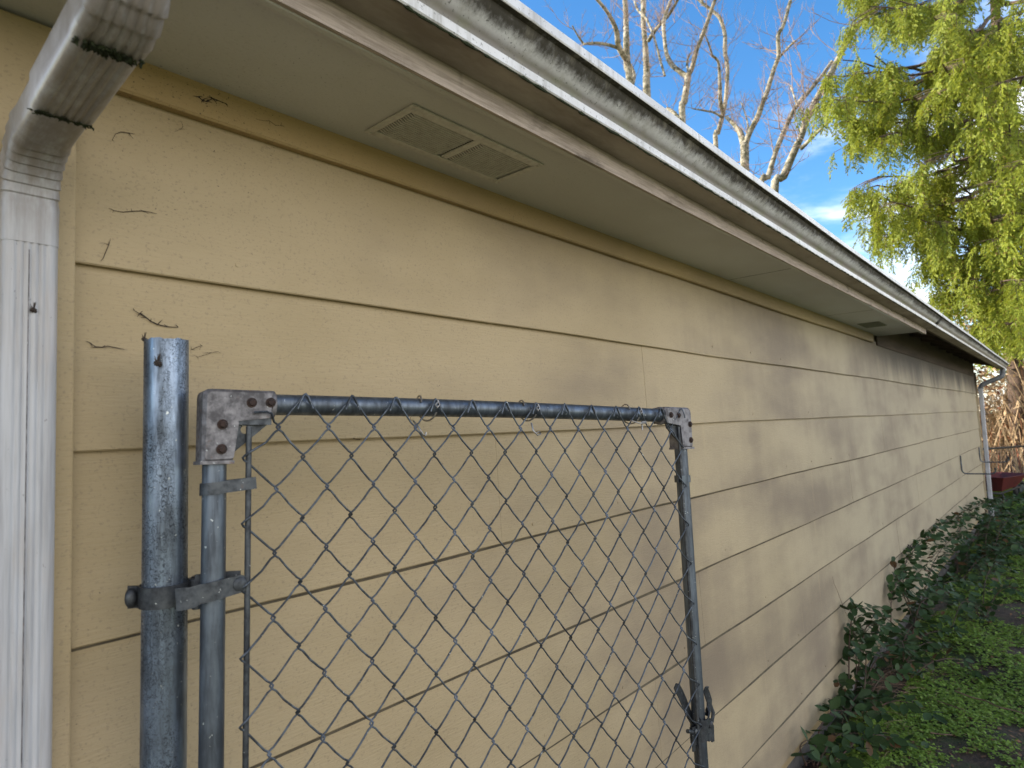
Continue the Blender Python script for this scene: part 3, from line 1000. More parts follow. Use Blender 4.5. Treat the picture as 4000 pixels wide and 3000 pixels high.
def gbox(mb, s0, s1, t0, t1, n0, n1):
    vs = [G(s, t, n) for s in (s0, s1) for t in (t0, t1) for n in (n0, n1)]
    return mb.add(vs, [(0, 1, 3, 2), (4, 6, 7, 5), (0, 4, 5, 1), (2, 3, 7, 6), (0, 2, 6, 4), (1, 5, 7, 3)])


def bolt(parent, s, t, n, r=0.0055, h=0.0055, mat='rusty bolt', hexa=True, washer=True):
    mb = MB()
    if washer:
        mb.loft([[G(s + r * 1.45 * math.cos(a), t + r * 1.45 * math.sin(a), nn) for a in np.linspace(0, 2 * math.pi, 17)[:-1]] for nn in (n + 0.001, n - 0.0012)])
    k = 6 if hexa else 14
    prof = ((1, 0.001), (1, -h * 0.75), (0.82, -h), (0.3, -h * 1.03)) if hexa else ((1, 0.001), (0.93, -h * 0.5), (0.65, -h * 0.85), (0.2, -h))
    mb.loft([[G(s + r * q * math.cos(a), t + r * q * math.sin(a), n + d) for a in np.linspace(0.3, 2 * math.pi + 0.3, k + 1)[:-1]] for q, d in prof])
    o = mb.build('bolt', MAT[mat], smooth=40); o.parent = parent
    o.matrix_parent_inverse = Matrix.Translation(gate.location).inverted() if False else parent.matrix_parent_inverse.inverted() @ parent.matrix_parent_inverse
    return o


def rounded_poly(poly, rad, seg=4):
    """2-d polygon with rounded corners"""
    out = []
    n = len(poly)
    for i in range(n):
        p0, p1, p2 = Vector(poly[i - 1]), Vector(poly[i]), Vector(poly[(i + 1) % n])
        r = rad[i] if isinstance(rad, (list, tuple)) else rad
        a = (p0 - p1).normalized() * r; b = (p2 - p1).normalized() * r
        if r <= 0:
            out.append(p1); continue
        for k in range(seg + 1):
            u = k / seg
            out.append(p1 + a * (1 - u) ** 2 + b * u ** 2)
    return out


def plate(mb, poly, n0, n1, inset=0.0012):
    """prism over a 2-d (s,t) polygon, rims slightly rounded"""
    c = sum((Vector(p) for p in poly), Vector((0, 0))) / len(poly)
    def sh(p, d):
        v = Vector(p) - c; return Vector(p) - v.normalized() * d
    rings = [[G(p[0], p[1], n1) for p in poly], [G(p[0], p[1], n0 + inset) for p in poly], [G(*sh(p, inset), n0) for p in poly]]
    return mb.loft(rings)


def corner_fitting(side):
    """pressed-steel L fitting clamped round the rail and the upright"""
    mb = MB()
    if side < 0:
        s_out, s_in, s_rail = -0.1475, -0.1035, -0.046
        L = [(s_out, -0.008), (s_rail, -0.008), (s_rail, 0.0335), (s_in + 0.004, 0.0335), (s_in, 0.0385), (s_in, 0.100), (s_out + 0.002, 0.100)]
        rad = [0.012, 0.003, 0.003, 0.003, 0.003, 0.004, 0.004]
        gus = [(s_in - 0.001, 0.033), (-0.052, 0.033), (-0.054, 0.044), (s_in - 0.001, 0.088)]
        rim = (s_out - 0.001, s_in + 0.001, 0.097, 0.102)
    else:
        s_out, s_in, s_rail = 1.0070, 0.9640, 0.905
        L = [(s_out, -0.009), (s_out + 0.001, 0.094), (s_in + 0.001, 0.094), (s_in, 0.0365), (s_in - 0.004, 0.0315), (s_rail, 0.0315), (s_rail, -0.009)]
        rad = [0.012, 0.004, 0.004, 0.003, 0.003, 0.003, 0.003]
        gus = [(s_in + 0.001, 0.031), (s_in + 0.001, 0.083), (0.915, 0.043), (0.913, 0.031)]
        rim = (s_in - 0.001, s_out + 0.002, 0.0915, 0.0965)
    plate(mb, rounded_poly(L, rad), PN - 0.0215, PN + 0.021, 0.006)
    # flared mouth of the rail arm and of the upright arm
    sr = s_rail
    mb.loft([[G(sr + d, 0.0125 + q * math.cos(a), PN + q * math.sin(a)) for a in np.linspace(0, 2 * math.pi, 25)[:-1]] for d, q in ((-0.004, 0.0205), (-0.003, 0.0225), (0.003, 0.0225), (0.004, 0.0205))])
    gbox(mb, rim[0], rim[1], rim[2], rim[3], PN - 0.0225, PN + 0.022)
    fo = GC(mb.build('corner_fitting', MAT['cast zinc'], smooth=35, bevel=0.0015))
    g = MB()
    if side < 0:                                     # gusset web with its round hole
        hc, hr = (-0.0865, 0.0515), 0.0062
        outer = [Vector(p) for p in gus]
        # ring of quads between the hole and the outline
        def ray_out(a):
            d = Vector((math.cos(a), math.sin(a))); best = 1e9
            for i in range(4):
                p, q = outer[i], outer[(i + 1) % 4]; e = q - p; r0 = p - Vector(hc)
                den = d.x * e.y - d.y * e.x
                if abs(den) < 1e-12: continue
                tt = (r0.x * e.y - r0.y * e.x) / den; uu = (r0.x * d.y - r0.y * d.x) / den
                if tt > 0 and -1e-6 <= uu <= 1 + 1e-6: best = min(best, tt)
            return Vector(hc) + d * best
        angs = sorted(list(np.linspace(0, 2 * math.pi, 33)[:-1]) + [math.atan2(p.y - hc[1], p.x - hc[0]) % (2 * math.pi) for p in outer])
        inn = [Vector(hc) + Vector((math.cos(a), math.sin(a))) * hr for a in angs]; out = [ray_out(a) for a in angs]
        n0, n1 = 0.008, 0.012
        g.loft([[G(p.x, p.y, n1) for p in inn], [G(p.x, p.y, n0) for p in inn], [G(p.x, p.y, n0) for p in out], [G(p.x, p.y, n1) for p in out], [G(p.x, p.y, n1) for p in inn]], caps=False)
        gbox(g, -0.105, -0.050, 0.0335, 0.0445, 0.001, 0.0035)
    else:
        plate(g, [Vector(p) for p in gus], 0.008, 0.012, 0.0005)
    q = g.build('gusset', MAT['strap steel'], smooth=0); q.parent = fo
    spots = ((-0.0805, 0.0115), (-0.0525, 0.0105), (-0.1205, 0.0445), (-0.1205, 0.0805)) if side < 0 else ((0.922, 0.0115), (0.952, 0.0115), (1.0085, 0.034), (1.0085, 0.074))
    for s, t in spots:
        if side > 0 and s > 1.0:
            s, nn = 0.997, PN - 0.0215
        else:
            nn = PN - 0.0215
        bolt(fo, s, t, nn, 0.0052, 0.005)
    return fo


corner_fitting(-1)
corner_fitting(1)
# plain lower corners
for s in (SL(TB), SRr(TB)):
    mb = MB(); gbox(mb, s - 0.022, s + 0.022, TB - 0.07, TB + 0.02, PN - 0.021, PN + 0.021)
    GC(mb.build('corner_fitting', MAT['cast zinc'], smooth=35, bevel=0.004))

# tension bars
GC(MB().tube([G(-0.0795 + 0.022 * (t - 0.17), t, 0.0035) for t in (0.047, 0.4, 0.8, 1.2, 1.60)], 0.0043, 10).build('tension_bar', MAT['strap steel'], smooth=60))
GC(MB().tube([G(0.9600 + 0.018 * (t - 0.25), t, 0.0045) for t in (0.040, 0.4, 0.8, 1.2, 1.60)], 0.0038, 10).build('tension_bar', MAT['strap steel'], smooth=60))


def tension_band(side, t):
    w = 0.0175
    mb = MB()
    if side < 0:
        sc = SL(t); bar = -0.0795 + 0.022 * (t - 0.17)
        pts = [(bar + 0.009, -0.0035), (bar - 0.006, -0.0035), (sc + 0.012, PN - RP - 0.0012), (sc, PN - RP - 0.0018)]
        pts += [(sc - (RP + 0.0018) * math.sin(a), PN - (RP + 0.0018) * math.cos(a)) for a in np.linspace(0.25, math.pi, 12)]
        pts += [(sc + 0.012, PN + RP - 0.001), (bar - 0.006, 0.012), (bar + 0.009, 0.010)]
    else:
        sc = SRr(t); bar = 0.960 + 0.018 * (t - 0.25)
        pts = [(bar - 0.008, -0.0015), (bar + 0.004, -0.0015), (sc - 0.006, PN - RP - 0.0012), (sc, PN - RP - 0.0018)]
        pts += [(sc + (RP + 0.0018) * math.sin(a), PN - (RP + 0.0018) * math.cos(a)) for a in np.linspace(0.25, math.pi, 12)]
        pts += [(sc - 0.012, PN + RP - 0.001), (bar + 0.004, 0.012), (bar - 0.008, 0.010)]
    tilt = -0.10 if side < 0 else 0.0
    mb.strip([G(s, t + tilt * (s - sc), n) for s, n in pts], w, 0.0022, GE2)
    return GC(mb.build('tension_band', MAT['strap steel' if side < 0 else 'pipe zinc'], smooth=40))


for side, ts in ((-1, (0.1360, 0.66, 1.2)), (1, (0.171, 1.15))):
    for t in ts:
        tension_band(side, t)

# ---- woven wire
WP, HP = 0.08, 0.04725
WR = 0.00168
mesh_mb = MB()
NROW = 34
for c in range(-2, 24):
    pts = []
    j0 = -0.088
    rows = range(0, NROW + 1)
    a_s, b_s = c * WP / 2, (c + 1) * WP / 2          # the wire swings between these two columns
    prev = None
    for j in rows:
        # knots stand at integer columns on even rows, half columns on odd rows; row 0 is the top edge
        even_col = (c % 2 == 0)
        at_a = ((j % 2 == 0) == even_col)            # on even rows the integer column is a when c is even
        s = a_s if at_a else b_s
        t = (j0 if j == 0 else j) * HP
        jit = 0.0008
        s += RND.uniform(-jit, jit); t += RND.uniform(-jit, jit)
        if j and j % 2 == 0 and (s < -0.07):
            s = -0.0865 + 0.022 * (t - 0.17)
        if j and s > 0.955:
            s = 0.962 + 0.018 * (t - 0.25) + 0.004
        sg = -1 if at_a else 1
        if j == 0 and c == -2:
            pts += [(-0.078, 0.0265, -0.0065), (-0.060, 0.0250, -0.0070), (-0.0525, 0.0275, -0.0060)]
            continue
        if j == 0:
            # knuckled end: over the rail top, folded back down the other side
            d = -sg
            pts += [(s - sg * 0.0135, t + 0.0225, -0.0050), (s - sg * 0.0085, t + 0.0115, -0.0056), (s - sg * 0.0030, t + 0.0012, -0.0050), (s - sg * 0.0004, t - 0.0018, -0.0035),
                    (s + sg * 0.0022, t + 0.0010, -0.0022), (s + sg * 0.0008, t + 0.0060, -0.0020)] if False else \
                   [(s + sg * 0.0120, t + 0.0230, -0.0058), (s + sg * 0.0082, t + 0.0130, -0.0060), (s + sg * 0.0042, t + 0.0035, -0.0052), (s + sg * 0.0010, t - 0.0006, -0.0036),
                    (s - sg * 0.0028, t + 0.0022, -0.0024), (s - sg * 0.0070, t + 0.0100, -0.0020)]
            continue
        # segments alternate front / back of the mesh plane and hook the neighbour at each knot
        fr = -0.0021 if (j % 2 == 0) else 0.0021
        hk = 0.0026
        pts += [(s - sg * 0.0062, t - 0.0078, fr * 0.9), (s - sg * 0.0002, t - 0.0036, fr), (s + sg * hk, t - 0.0002, 0.0), (s - sg * 0.0002, t + 0.0036, -fr), (s - sg * 0.0062, t + 0.0078, -fr * 0.9)]
        # slight S-bow half way down the next run
        if j < NROW:
            s2 = b_s if at_a else a_s
            mid = ((s + s2) / 2 + sg * 0.0012, t + HP * 0.5, -fr * 0.9)
            if not (s > 0.955 or s < -0.075):
                pts.append(mid)
    mesh_mb.tube([G(*p) for p in pts], WR, 6)
GC(mesh_mb.build('chain_link_mesh', MAT['wire zinc'], smooth=70))


# ---- wire ties over the rail
def tie(s, variant):
    pts = []
    n = 22
    for i in range(n + 1):
        a = -0.5 + (2 * math.pi * 0.86) * i / n
        rr = RP + 0.0025 + (0.006 if variant else 0.003) * max(0, math.sin(a * 0.5))
        pts.append(G(s - 0.026 + 0.030 * i / n, 0.0105 - rr * math.sin(a + 0.9) - 0.002, PN - rr * math.cos(a + 0.9)))
    c = [(s + 0.004, 0.000, -0.006), (s - 0.004, 0.006, -0.009), (s - 0.0005, 0.012, -0.009), (s + 0.006, 0.006, -0.007), (s + 0.003, -0.002, -0.006)]
    hook = [G(*p) for p in c]
    mb = MB().tube(pts, 0.0017, 7)
    mb.tube(hook, 0.0016, 7)
    low = [(s - 0.006, 0.036, 0.006), (s - 0.010, 0.052, -0.004), (s - 0.002, 0.062, -0.008), (s + 0.008, 0.059, -0.006), (s + 0.011, 0.054, 0.0), (s + 0.005, 0.056, 0.004)]
    if variant == 1:
        low = [(s - 0.034, 0.034, 0.018), (s - 0.034, 0.048, -0.003), (s - 0.028, 0.060, -0.006), (s - 0.022, 0.062, -0.004)] + [(s - 0.020, 0.056, -0.003)]
    if variant == 2:
        low = [(s - 0.018, 0.026, 0.010), (s + 0.000, 0.034, -0.003), (s + 0.020, 0.033, -0.006), (s + 0.024, 0.029, -0.003), (s + 0.012, 0.030, 0.001), (s + 0.008, 0.042, -0.003), (s + 0.006, 0.050, -0.005)]
    mb.tube([G(*p) for p in low], 0.0017, 7)
    GC(mb.build('tie_wire', MAT['tie aluminium'], smooth=60))


tie(3 * WP, 1); tie(6 * WP, 0); tie(10 * WP, 2)

# ---- hinge: band round the post and strap round the gate upright
zc = 1.472
pc = on_post(zc)
to_cam = Vector((CP.x - pc.x, CP.y - pc.y, 0)).normalized()
side = Vector((0, 0, 1)).cross(to_cam)               # points image-right
if side.dot(CR) < 0: side = -side
mb = MB(); pts = []
rb = pr + 0.0022
for a in np.linspace(R(-100), R(100), 22):
    pts.append(pc + (to_cam * math.cos(a) + side * math.sin(a)) * rb)
lead = [pc - side * (rb + 0.014) - to_cam * 0.004, pc - side * (rb + 0.004) - to_cam * 0.002]
tailp = [pc + side * (rb + 0.001) + to_cam * 0.004, pc + side * (rb + 0.008) + to_cam * 0.007]
front = [pc + (to_cam * math.cos(a) + side * math.sin(a)) * rb for a in np.linspace(R(-86), R(72), 20)]
mb.strip(lead + front + tailp, 0.030, 0.0034, (0, 0, 1))
back = [pc + (-to_cam * math.cos(a) + side * math.sin(a)) * rb for a in np.linspace(R(-86), R(86), 18)]
mb.strip([lead[0] - to_cam * 0.006] + back, 0.030, 0.0034, (0, 0, 1))
hb = child(post, mb.build('hinge_band', MAT['strap steel'], smooth=40))
mb = MB()
bc = pc - side * (rb + 0.0105)
ringc = lambda r, d: [bc + to_cam * d + (side * math.cos(a) * 0.55 + Vector((0, 0, 1)) * math.sin(a)) * r for a in np.linspace(0, 2 * math.pi, 15)[:-1]]
mb.loft([ringc(0.0135, -0.012), ringc(0.0135, 0.0035), ringc(0.011, 0.0075), ringc(0.004, 0.009)])
mb.loft([ringc(0.010, -0.026), ringc(0.010, -0.010)])
o = mb.build('carriage_bolt', MAT['strap steel'], smooth=50); o.parent = hb
# barrel lug on the right of the band
lug = pc + side * (rb + 0.010) + to_cam * 0.002
mb = MB(); mb.tube([lug + Vector((0, 0, -0.0145)), lug + Vector((0, 0, 0.017))], 0.0125, 18)
o = mb.build('hinge_lug', MAT['strap steel'], smooth=50, bevel=0.002); o.parent = hb

# gate strap (male part), a little lower
tt = 0.2795
sc = SL(tt)
mb = MB()
fr = PN - RP - 0.003
pts = [(sc - 0.049, 0.010, tt + 0.006), (sc - 0.042, 0.003, tt + 0.005), (sc - 0.032, 0.000, tt + 0.0045), (sc - 0.022, fr + 0.003, tt + 0.002), (sc - 0.010, fr, tt + 0.001),
       (sc + 0.004, fr, tt - 0.001), (sc + 0.018, fr + 0.001, tt - 0.003), (sc + 0.034, fr + 0.002, tt - 0.005), (sc + 0.043, fr + 0.002, tt - 0.006)]
mb.strip([G(a, d, b) for a, b, d in pts], [0.030, 0.030, 0.029, 0.027, 0.026, 0.026, 0.0255, 0.025, 0.016], 0.0036, GE2)
pts = [(sc - 0.020, PN + RP + 0.004), (sc, PN + RP + 0.003), (sc + 0.02, PN + RP), (sc + 0.038, PN + 0.004)]
mb.strip([G(a, tt - 0.008, b) for a, b in pts], 0.024, 0.0034, GE2)
hs = GC(mb.build('hinge_strap', MAT['strap steel'], smooth=40))
bolt(hs, sc + 0.0315, tt - 0.0045, fr + 0.0005, 0.0105, 0.0050, 'strap steel', False, False)
# pintle that drops into the lug
pp = lug
o = MB().tube([pp + Vector((0, 0, -0.028)), pp + Vector((0, 0, 0.019))], 0.0075, 14).build('hinge_pin', MAT['strap steel'], smooth=50); child(gate, o)
# lower hinge, out of the picture
zc2 = 0.35; pc2 = on_post(zc2)
mb = MB(); mb.strip([pc2 + (to_cam * math.cos(a) + side * math.sin(a)) * rb for a in np.linspace(R(-170), R(170), 40)], 0.030, 0.0034, (0, 0, 1))
child(post, mb.build('hinge_band', MAT['strap steel'], smooth=40))
t2 = 1.40
mb = MB(); mb.strip([G(SL(t2) - 0.045, t2, 0.003), G(SL(t2) - 0.02, t2, fr + 0.002), G(SL(t2), t2, fr), G(SL(t2) + 0.04, t2, fr + 0.002)], 0.026, 0.0036, GE2)
GC(mb.build('hinge_strap', MAT['strap steel'], smooth=40))

# ---- fork latch on the free upright
tl = 0.762
sl_ = SRr(tl)
mb = MB(); n0 = PN - RP
# clamp collar: two wings and a barrel
col = []
for a in np.linspace(R(-115), R(115), 16):
    col.append((sl_ + (RP + 0.003) * math.sin(a), PN - (RP + 0.003) * math.cos(a)))
path = [(sl_ - 0.040, PN - 0.010), (sl_ - 0.030, PN - 0.011), (sl_ - 0.020, PN - 0.010)] + [c for c in col if True][3:-3] + [(sl_ + 0.020, PN - 0.010), (sl_ + 0.030, PN - 0.011), (sl_ + 0.040, PN - 0.010)]
mb.strip([G(s, tl + 0.012, n) for s, n in path], 0.040, 0.003, GE2)
path2 = [(sl_ - 0.040, PN - 0.004), (sl_ - 0.021, PN + 0.0)] + [(sl_ - (RP + 0.003) * math.cos(a), PN + (RP + 0.003) * math.sin(a)) for a in np.linspace(0.2, math.pi - 0.2, 10)] + [(sl_ + 0.021, PN), (sl_ + 0.040, PN - 0.004)]
mb.strip([G(s, tl + 0.012, n) for s, n in path2], 0.036, 0.003, GE2)
lt = GC(mb.build('fork_latch', MAT['strap steel'], smooth=40))
for s in (sl_ - 0.029, sl_ + 0.029):
    bolt(lt, s, tl + 0.004, PN - 0.0125, 0.0085, 0.005, 'strap steel', False, False)
mb = MB()
# the saddle: a curved band over the pipe that carries both fork fingers
sad = [(sl_ - 0.020, PN - 0.006, tl - 0.020), (sl_ - 0.0185, PN - 0.017, tl - 0.014), (sl_ - 0.009, PN - 0.0225, tl - 0.009), (sl_ + 0.002, PN - 0.023, tl - 0.009), (sl_ + 0.012, PN - 0.021, tl - 0.014), (sl_ + 0.021, PN - 0.015, tl - 0.024), (sl_ + 0.026, PN - 0.006, tl - 0.034)]
mb.strip([G(s, t, n) for s, n, t in sad], 0.019, 0.003, GE2)
# left finger: broad tongue rising up-left behind the upright
lf = [(sl_ - 0.010, PN + 0.012, tl - 0.010), (sl_ - 0.022, PN + 0.014, tl - 0.032), (sl_ - 0.036, PN + 0.014, tl - 0.060), (sl_ - 0.050, PN + 0.012, tl - 0.082), (sl_ - 0.064, PN + 0.009, tl - 0.098), (sl_ - 0.075, PN + 0.006, tl - 0.106)]
mb.strip([G(s, t, n) for s, n, t in lf], [0.018, 0.020, 0.021, 0.021, 0.021, 0.013], 0.003, GE1 * 0.75 - GE2 * 0.5)
# right finger: short hooked tongue with a turned-in tip
rfg = [(sl_ + 0.023, PN - 0.008, tl - 0.016), (sl_ + 0.033, PN - 0.008, tl - 0.032), (sl_ + 0.035, PN - 0.009, tl - 0.048), (sl_ + 0.027, PN - 0.010, tl - 0.064), (sl_ + 0.020, PN - 0.011, tl - 0.078), (sl_ + 0.022, PN - 0.014, tl - 0.086)]
mb.strip([G(s, t, n) for s, n, t in rfg], [0.018, 0.018, 0.019, 0.019, 0.018, 0.017], 0.003, GE1 * 0.9 - GE2 * 0.2)
o = mb.build('fork_arms', MAT['strap steel'], smooth=40); o.parent = lt
mb = MB()
mb.tube([G(sl_ + 0.043, tl - 0.040, PN - 0.004), G(sl_ + 0.052, tl - 0.016, PN - 0.006), G(sl_ + 0.044, tl + 0.004, PN - 0.007)], [0.004, 0.005, 0.004], 8)
o = mb.build('latch_link', MAT['strap steel'], smooth=40); o.parent = lt
mb = MB()
mb.tube([G(sl_ - 0.056, tl - 0.003, PN - 0.008), G(sl_ - 0.036, tl + 0.004, PN - 0.008)], 0.0048, 10)
for sg in (-1, 1):                                     # notched ears under the collar
    me_ = MB()
    me_.strip([G(sl_ + sg * 0.038, tl + 0.008, PN - 0.011), G(sl_ + sg * 0.038, tl + 0.046, PN - 0.010)], 0.010, 0.003, GE1)
    me_.strip([G(sl_ + sg * 0.024, tl + 0.022, PN - 0.012), G(sl_ + sg * 0.024, tl + 0.040, PN - 0.012)], 0.012, 0.003, GE1)
    o = me_.build('latch_ear', MAT['strap steel'], smooth=40); o.parent = lt
o = mb.build('latch_pin', MAT['strap steel'], smooth=40); o.parent = lt

# ------------------------------------------------------------------ small debris stuck to things
def strand(path, r, name, label, cat, group=None, fuzz=0):
    mb = MB(); rr = random.Random(len(label))
    k = len(path)
    mb.tube(path, [r * 0.50 * (0.35 + 0.65 * math.sin(math.pi * (i + 0.4) / k)) for i in range(k)], 5)
    for i in range(fuzz):
        p = Vector(path[rr.randrange(k)]); d = Vector((0.0005, rr.gauss(0, 1), rr.gauss(0, 0.6))) * 0.006
        mb.tube([p, p + d * 0.5 + Vector((0, 0, 0.0006)), p + d], [r * 0.5, r * 0.3, r * 0.15], 4)
    o = mb.build(name, MAT['cobweb dirt'], smooth=60)
    tag(o, label, cat, group)
    return o


CG = 'dirty cobweb strands on the siding'
def wallpath(pts, x=0.001):
    def face(z):
        if z >= ZK[0]:
            return 0.0095
        for k in range(1, 9):
            if z >= ZK[k]:
                return -0.0125 * (z - ZK[k]) / (ZK[k - 1] + 0.02 - ZK[k])
        return 0
    out = []
    for u, v in pts:
        p = atx(u, v, -0.004)
        p = atx(u, v, face(p.z)); out.append(Vector((face(p.z) + x, p.y, p.z)))
    return out


strand(wallpath([(440, 832), (443, 822), (480, 829), (515, 826), (555, 824), (585, 829), (612, 836)]), 0.0011, 'cobweb_strand', 'long dark cobweb strand lying level above the first siding groove', 'cobweb', CG, 6)
strand(wallpath([(431, 933), (424, 958), (412, 985), (402, 1010), (393, 1020)]), 0.0010, 'cobweb_strand', 'steep dark cobweb strand just above the first siding groove by the corner board', 'cobweb', CG, 3)
strand(wallpath([(523, 1212), (545, 1226), (570, 1240), (588, 1255), (615, 1268), (650, 1276), (695, 1279)]), 0.0018, 'cobweb_strand', 'thickest dark cobweb strand, slanting above the fence post top', 'cobweb', CG, 14)
strand(wallpath([(355, 1342), (372, 1354), (400, 1357), (420, 1352), (450, 1358), (485, 1365)]), 0.0015, 'cobweb_strand', 'brown cobweb strand left of the fence post top', 'cobweb', CG, 8)
strand(wallpath([(770, 1395), (795, 1388), (825, 1378), (850, 1373), (858, 1378)]), 0.0007, 'cobweb_strand', 'thin cobweb strand right of the fence post top', 'cobweb', CG, 6)
strand(wallpath([(747, 1366), (765, 1358), (786, 1350)]), 0.0009, 'cobweb_strand', 'short faint cobweb strand touching the fence post top', 'cobweb', CG, 6)
strand(wallpath([(437, 548), (450, 525), (470, 516), (500, 519), (525, 524)]), 0.0010, 'cobweb_strand', 'hooked grey cobweb strand beside the downspout elbow', 'cobweb', CG, 4)
strand(wallpath([(680, 516), (705, 505), (714, 495), (712, 487)]), 0.0006, 'cobweb_strand', 'small curled cobweb strand under the frieze near the downspout', 'cobweb', CG, 3)
strand(wallpath([(1000, 466), (1030, 473), (1050, 472), (1075, 490), (1095, 492), (1098, 478)], 0.0012), 0.0008, 'cobweb_strand', 'wiry cobweb strand on the frieze left of the soffit vent', 'cobweb', CG, 6)
strand(wallpath([(775, 380), (790, 392), (805, 398), (830, 385), (848, 392), (880, 405)], 0.0012), 0.0018, 'cobweb_strand', 'clotted dark cobweb on the frieze near the downspout', 'cobweb', CG, 26)
strand(wallpath([(1378, 1712), (1392, 1716), (1412, 1714)], 0.0015), 0.0017, 'cobweb_strand', 'small cobweb clot under the siding groove behind the gate mesh', 'cobweb', CG, 8)
# spider cocoon on the post and one on the downspout
def cocoon(c, r, label, nrm):
    mb = MB(); rr = random.Random(5)
    for i in range(26):
        d = Vector((rr.gauss(0, 1), rr.gauss(0, 1), rr.gauss(0, 1))).normalized()
        p = Vector(c) + d * r * 0.5
        mb.tube([p - d * r * 0.4, p + d * r * 0.25 + Vector((0, 0, rr.uniform(-.3, .3) * r)), p + d * r * 0.55], [r * 0.35, r * 0.28, r * 0.06], 5)
    for i in range(8):
        p = Vector(c); mb.tube([p, p + Vector((rr.gauss(0, .3), rr.gauss(0, .3), 0.8 + rr.random())) * r * 1.6], [r * 0.2, r * 0.04], 4)
    o = mb.build('spider_cocoon', MAT['cobweb dirt'], smooth=60); tag(o, label, 'cocoon')
pz = on_post(1.800); dd = Vector((CP.x - pz.x, CP.y - pz.y, 0)).normalized()
cocoon(pz + dd * (pr + 0.002) - side * 0.011, 0.0055, 'shaggy brown spider cocoon on the fence post just below its rim', dd)
pz = on_post(1.838); cocoon(pz - side * (pr - 0.001) + dd * 0.004, 0.004, 'small brown cocoon on the rim of the fence post', dd)
cocoon(aty(131, 1213, YD - 0.0) if False else atx(131, 1213, 0.0565), 0.0042, 'dark brown cocoon on the front of the white downspout', dd)

# ------------------------------------------------------------------ leaves helper
def leaf_template(n=4, serr=0.0):
    """an oval leaflet along +Y, folded along the midrib; returns verts (k,3), quads"""
    ws = [0.0, 0.36, 0.50, 0.40, 0.0]
    yy = [0.0, 0.25, 0.52, 0.80, 1.06]
    V = []; F = []
    for i in range(5):
        V += [(-ws[i], yy[i], 0.10 * ws[i]), (0, yy[i], 0.0 - 0.05 * math.sin(math.pi * min(1, yy[i]))), (ws[i], yy[i], 0.10 * ws[i])]
    for i in range(4):
        o = i * 3
        F += [(o, o + 1, o + 4, o + 3), (o + 1, o + 2, o + 5, o + 4)]
    return np.array(V, float), np.array(F, int)


LV, LF = leaf_template()


def place_leaves(pos, fwd, nrm, L, Wd):
    """many leaves at once: arrays of positions, forward directions, normals, lengths, widths"""
    fwd = fwd / np.linalg.norm(fwd, axis=1, keepdims=True)
    sidev = np.cross(fwd, nrm); sidev /= np.linalg.norm(sidev, axis=1, keepdims=True) + 1e-9
    up = np.cross(sidev, fwd)
    V = pos[:, None, :] + LV[None, :, 0:1] * (sidev * Wd[:, None])[:, None, :] + LV[None, :, 1:2] * (fwd * L[:, None])[:, None, :] + LV[None, :, 2:3] * (up * Wd[:, None])[:, None, :]
    k = len(LV)
    F = LF[None] + (np.arange(len(pos)) * k)[:, None, None]
    return V.reshape(-1, 3), F.reshape(-1, 4)


def quads(pos, fwd, sidev, L, Wd, taper=0.25):
    """slim kite shaped quads"""
    a = pos; b = pos + fwd * (L * 0.45)[:, None] + sidev * (Wd * 0.5)[:, None]
    c = pos + fwd * L[:, None]; d = pos + fwd * (L * 0.45)[:, None] - sidev * (Wd * 0.5)[:, None]
    V = np.stack([a, b, c, d], 1).reshape(-1, 3)
    F = np.arange(len(V)).reshape(-1, 4)
    return V, F


def unit(a):
    return a / (np.linalg.norm(a, axis=-1, keepdims=True) + 1e-9)


# ------------------------------------------------------------------ bare trees beyond the roof
def smooth_path(P, k=4):
    """Catmull-Rom through points with radii"""
    out = []
    n = len(P)
    for i in range(n - 1):
        p0, p1, p2, p3 = P[max(i - 1, 0)], P[i], P[i + 1], P[min(i + 2, n - 1)]
        for j in range(k):
            t = j / k
            out.append(tuple(0.5 * ((2 * b) + (-a + c) * t + (2 * a - 5 * b + 4 * c - d) * t * t + (-a + 3 * b - 3 * c + d) * t ** 3) for a, b, c, d in zip(p0, p1, p2, p3)))
    out.append(tuple(P[-1]))
    return out


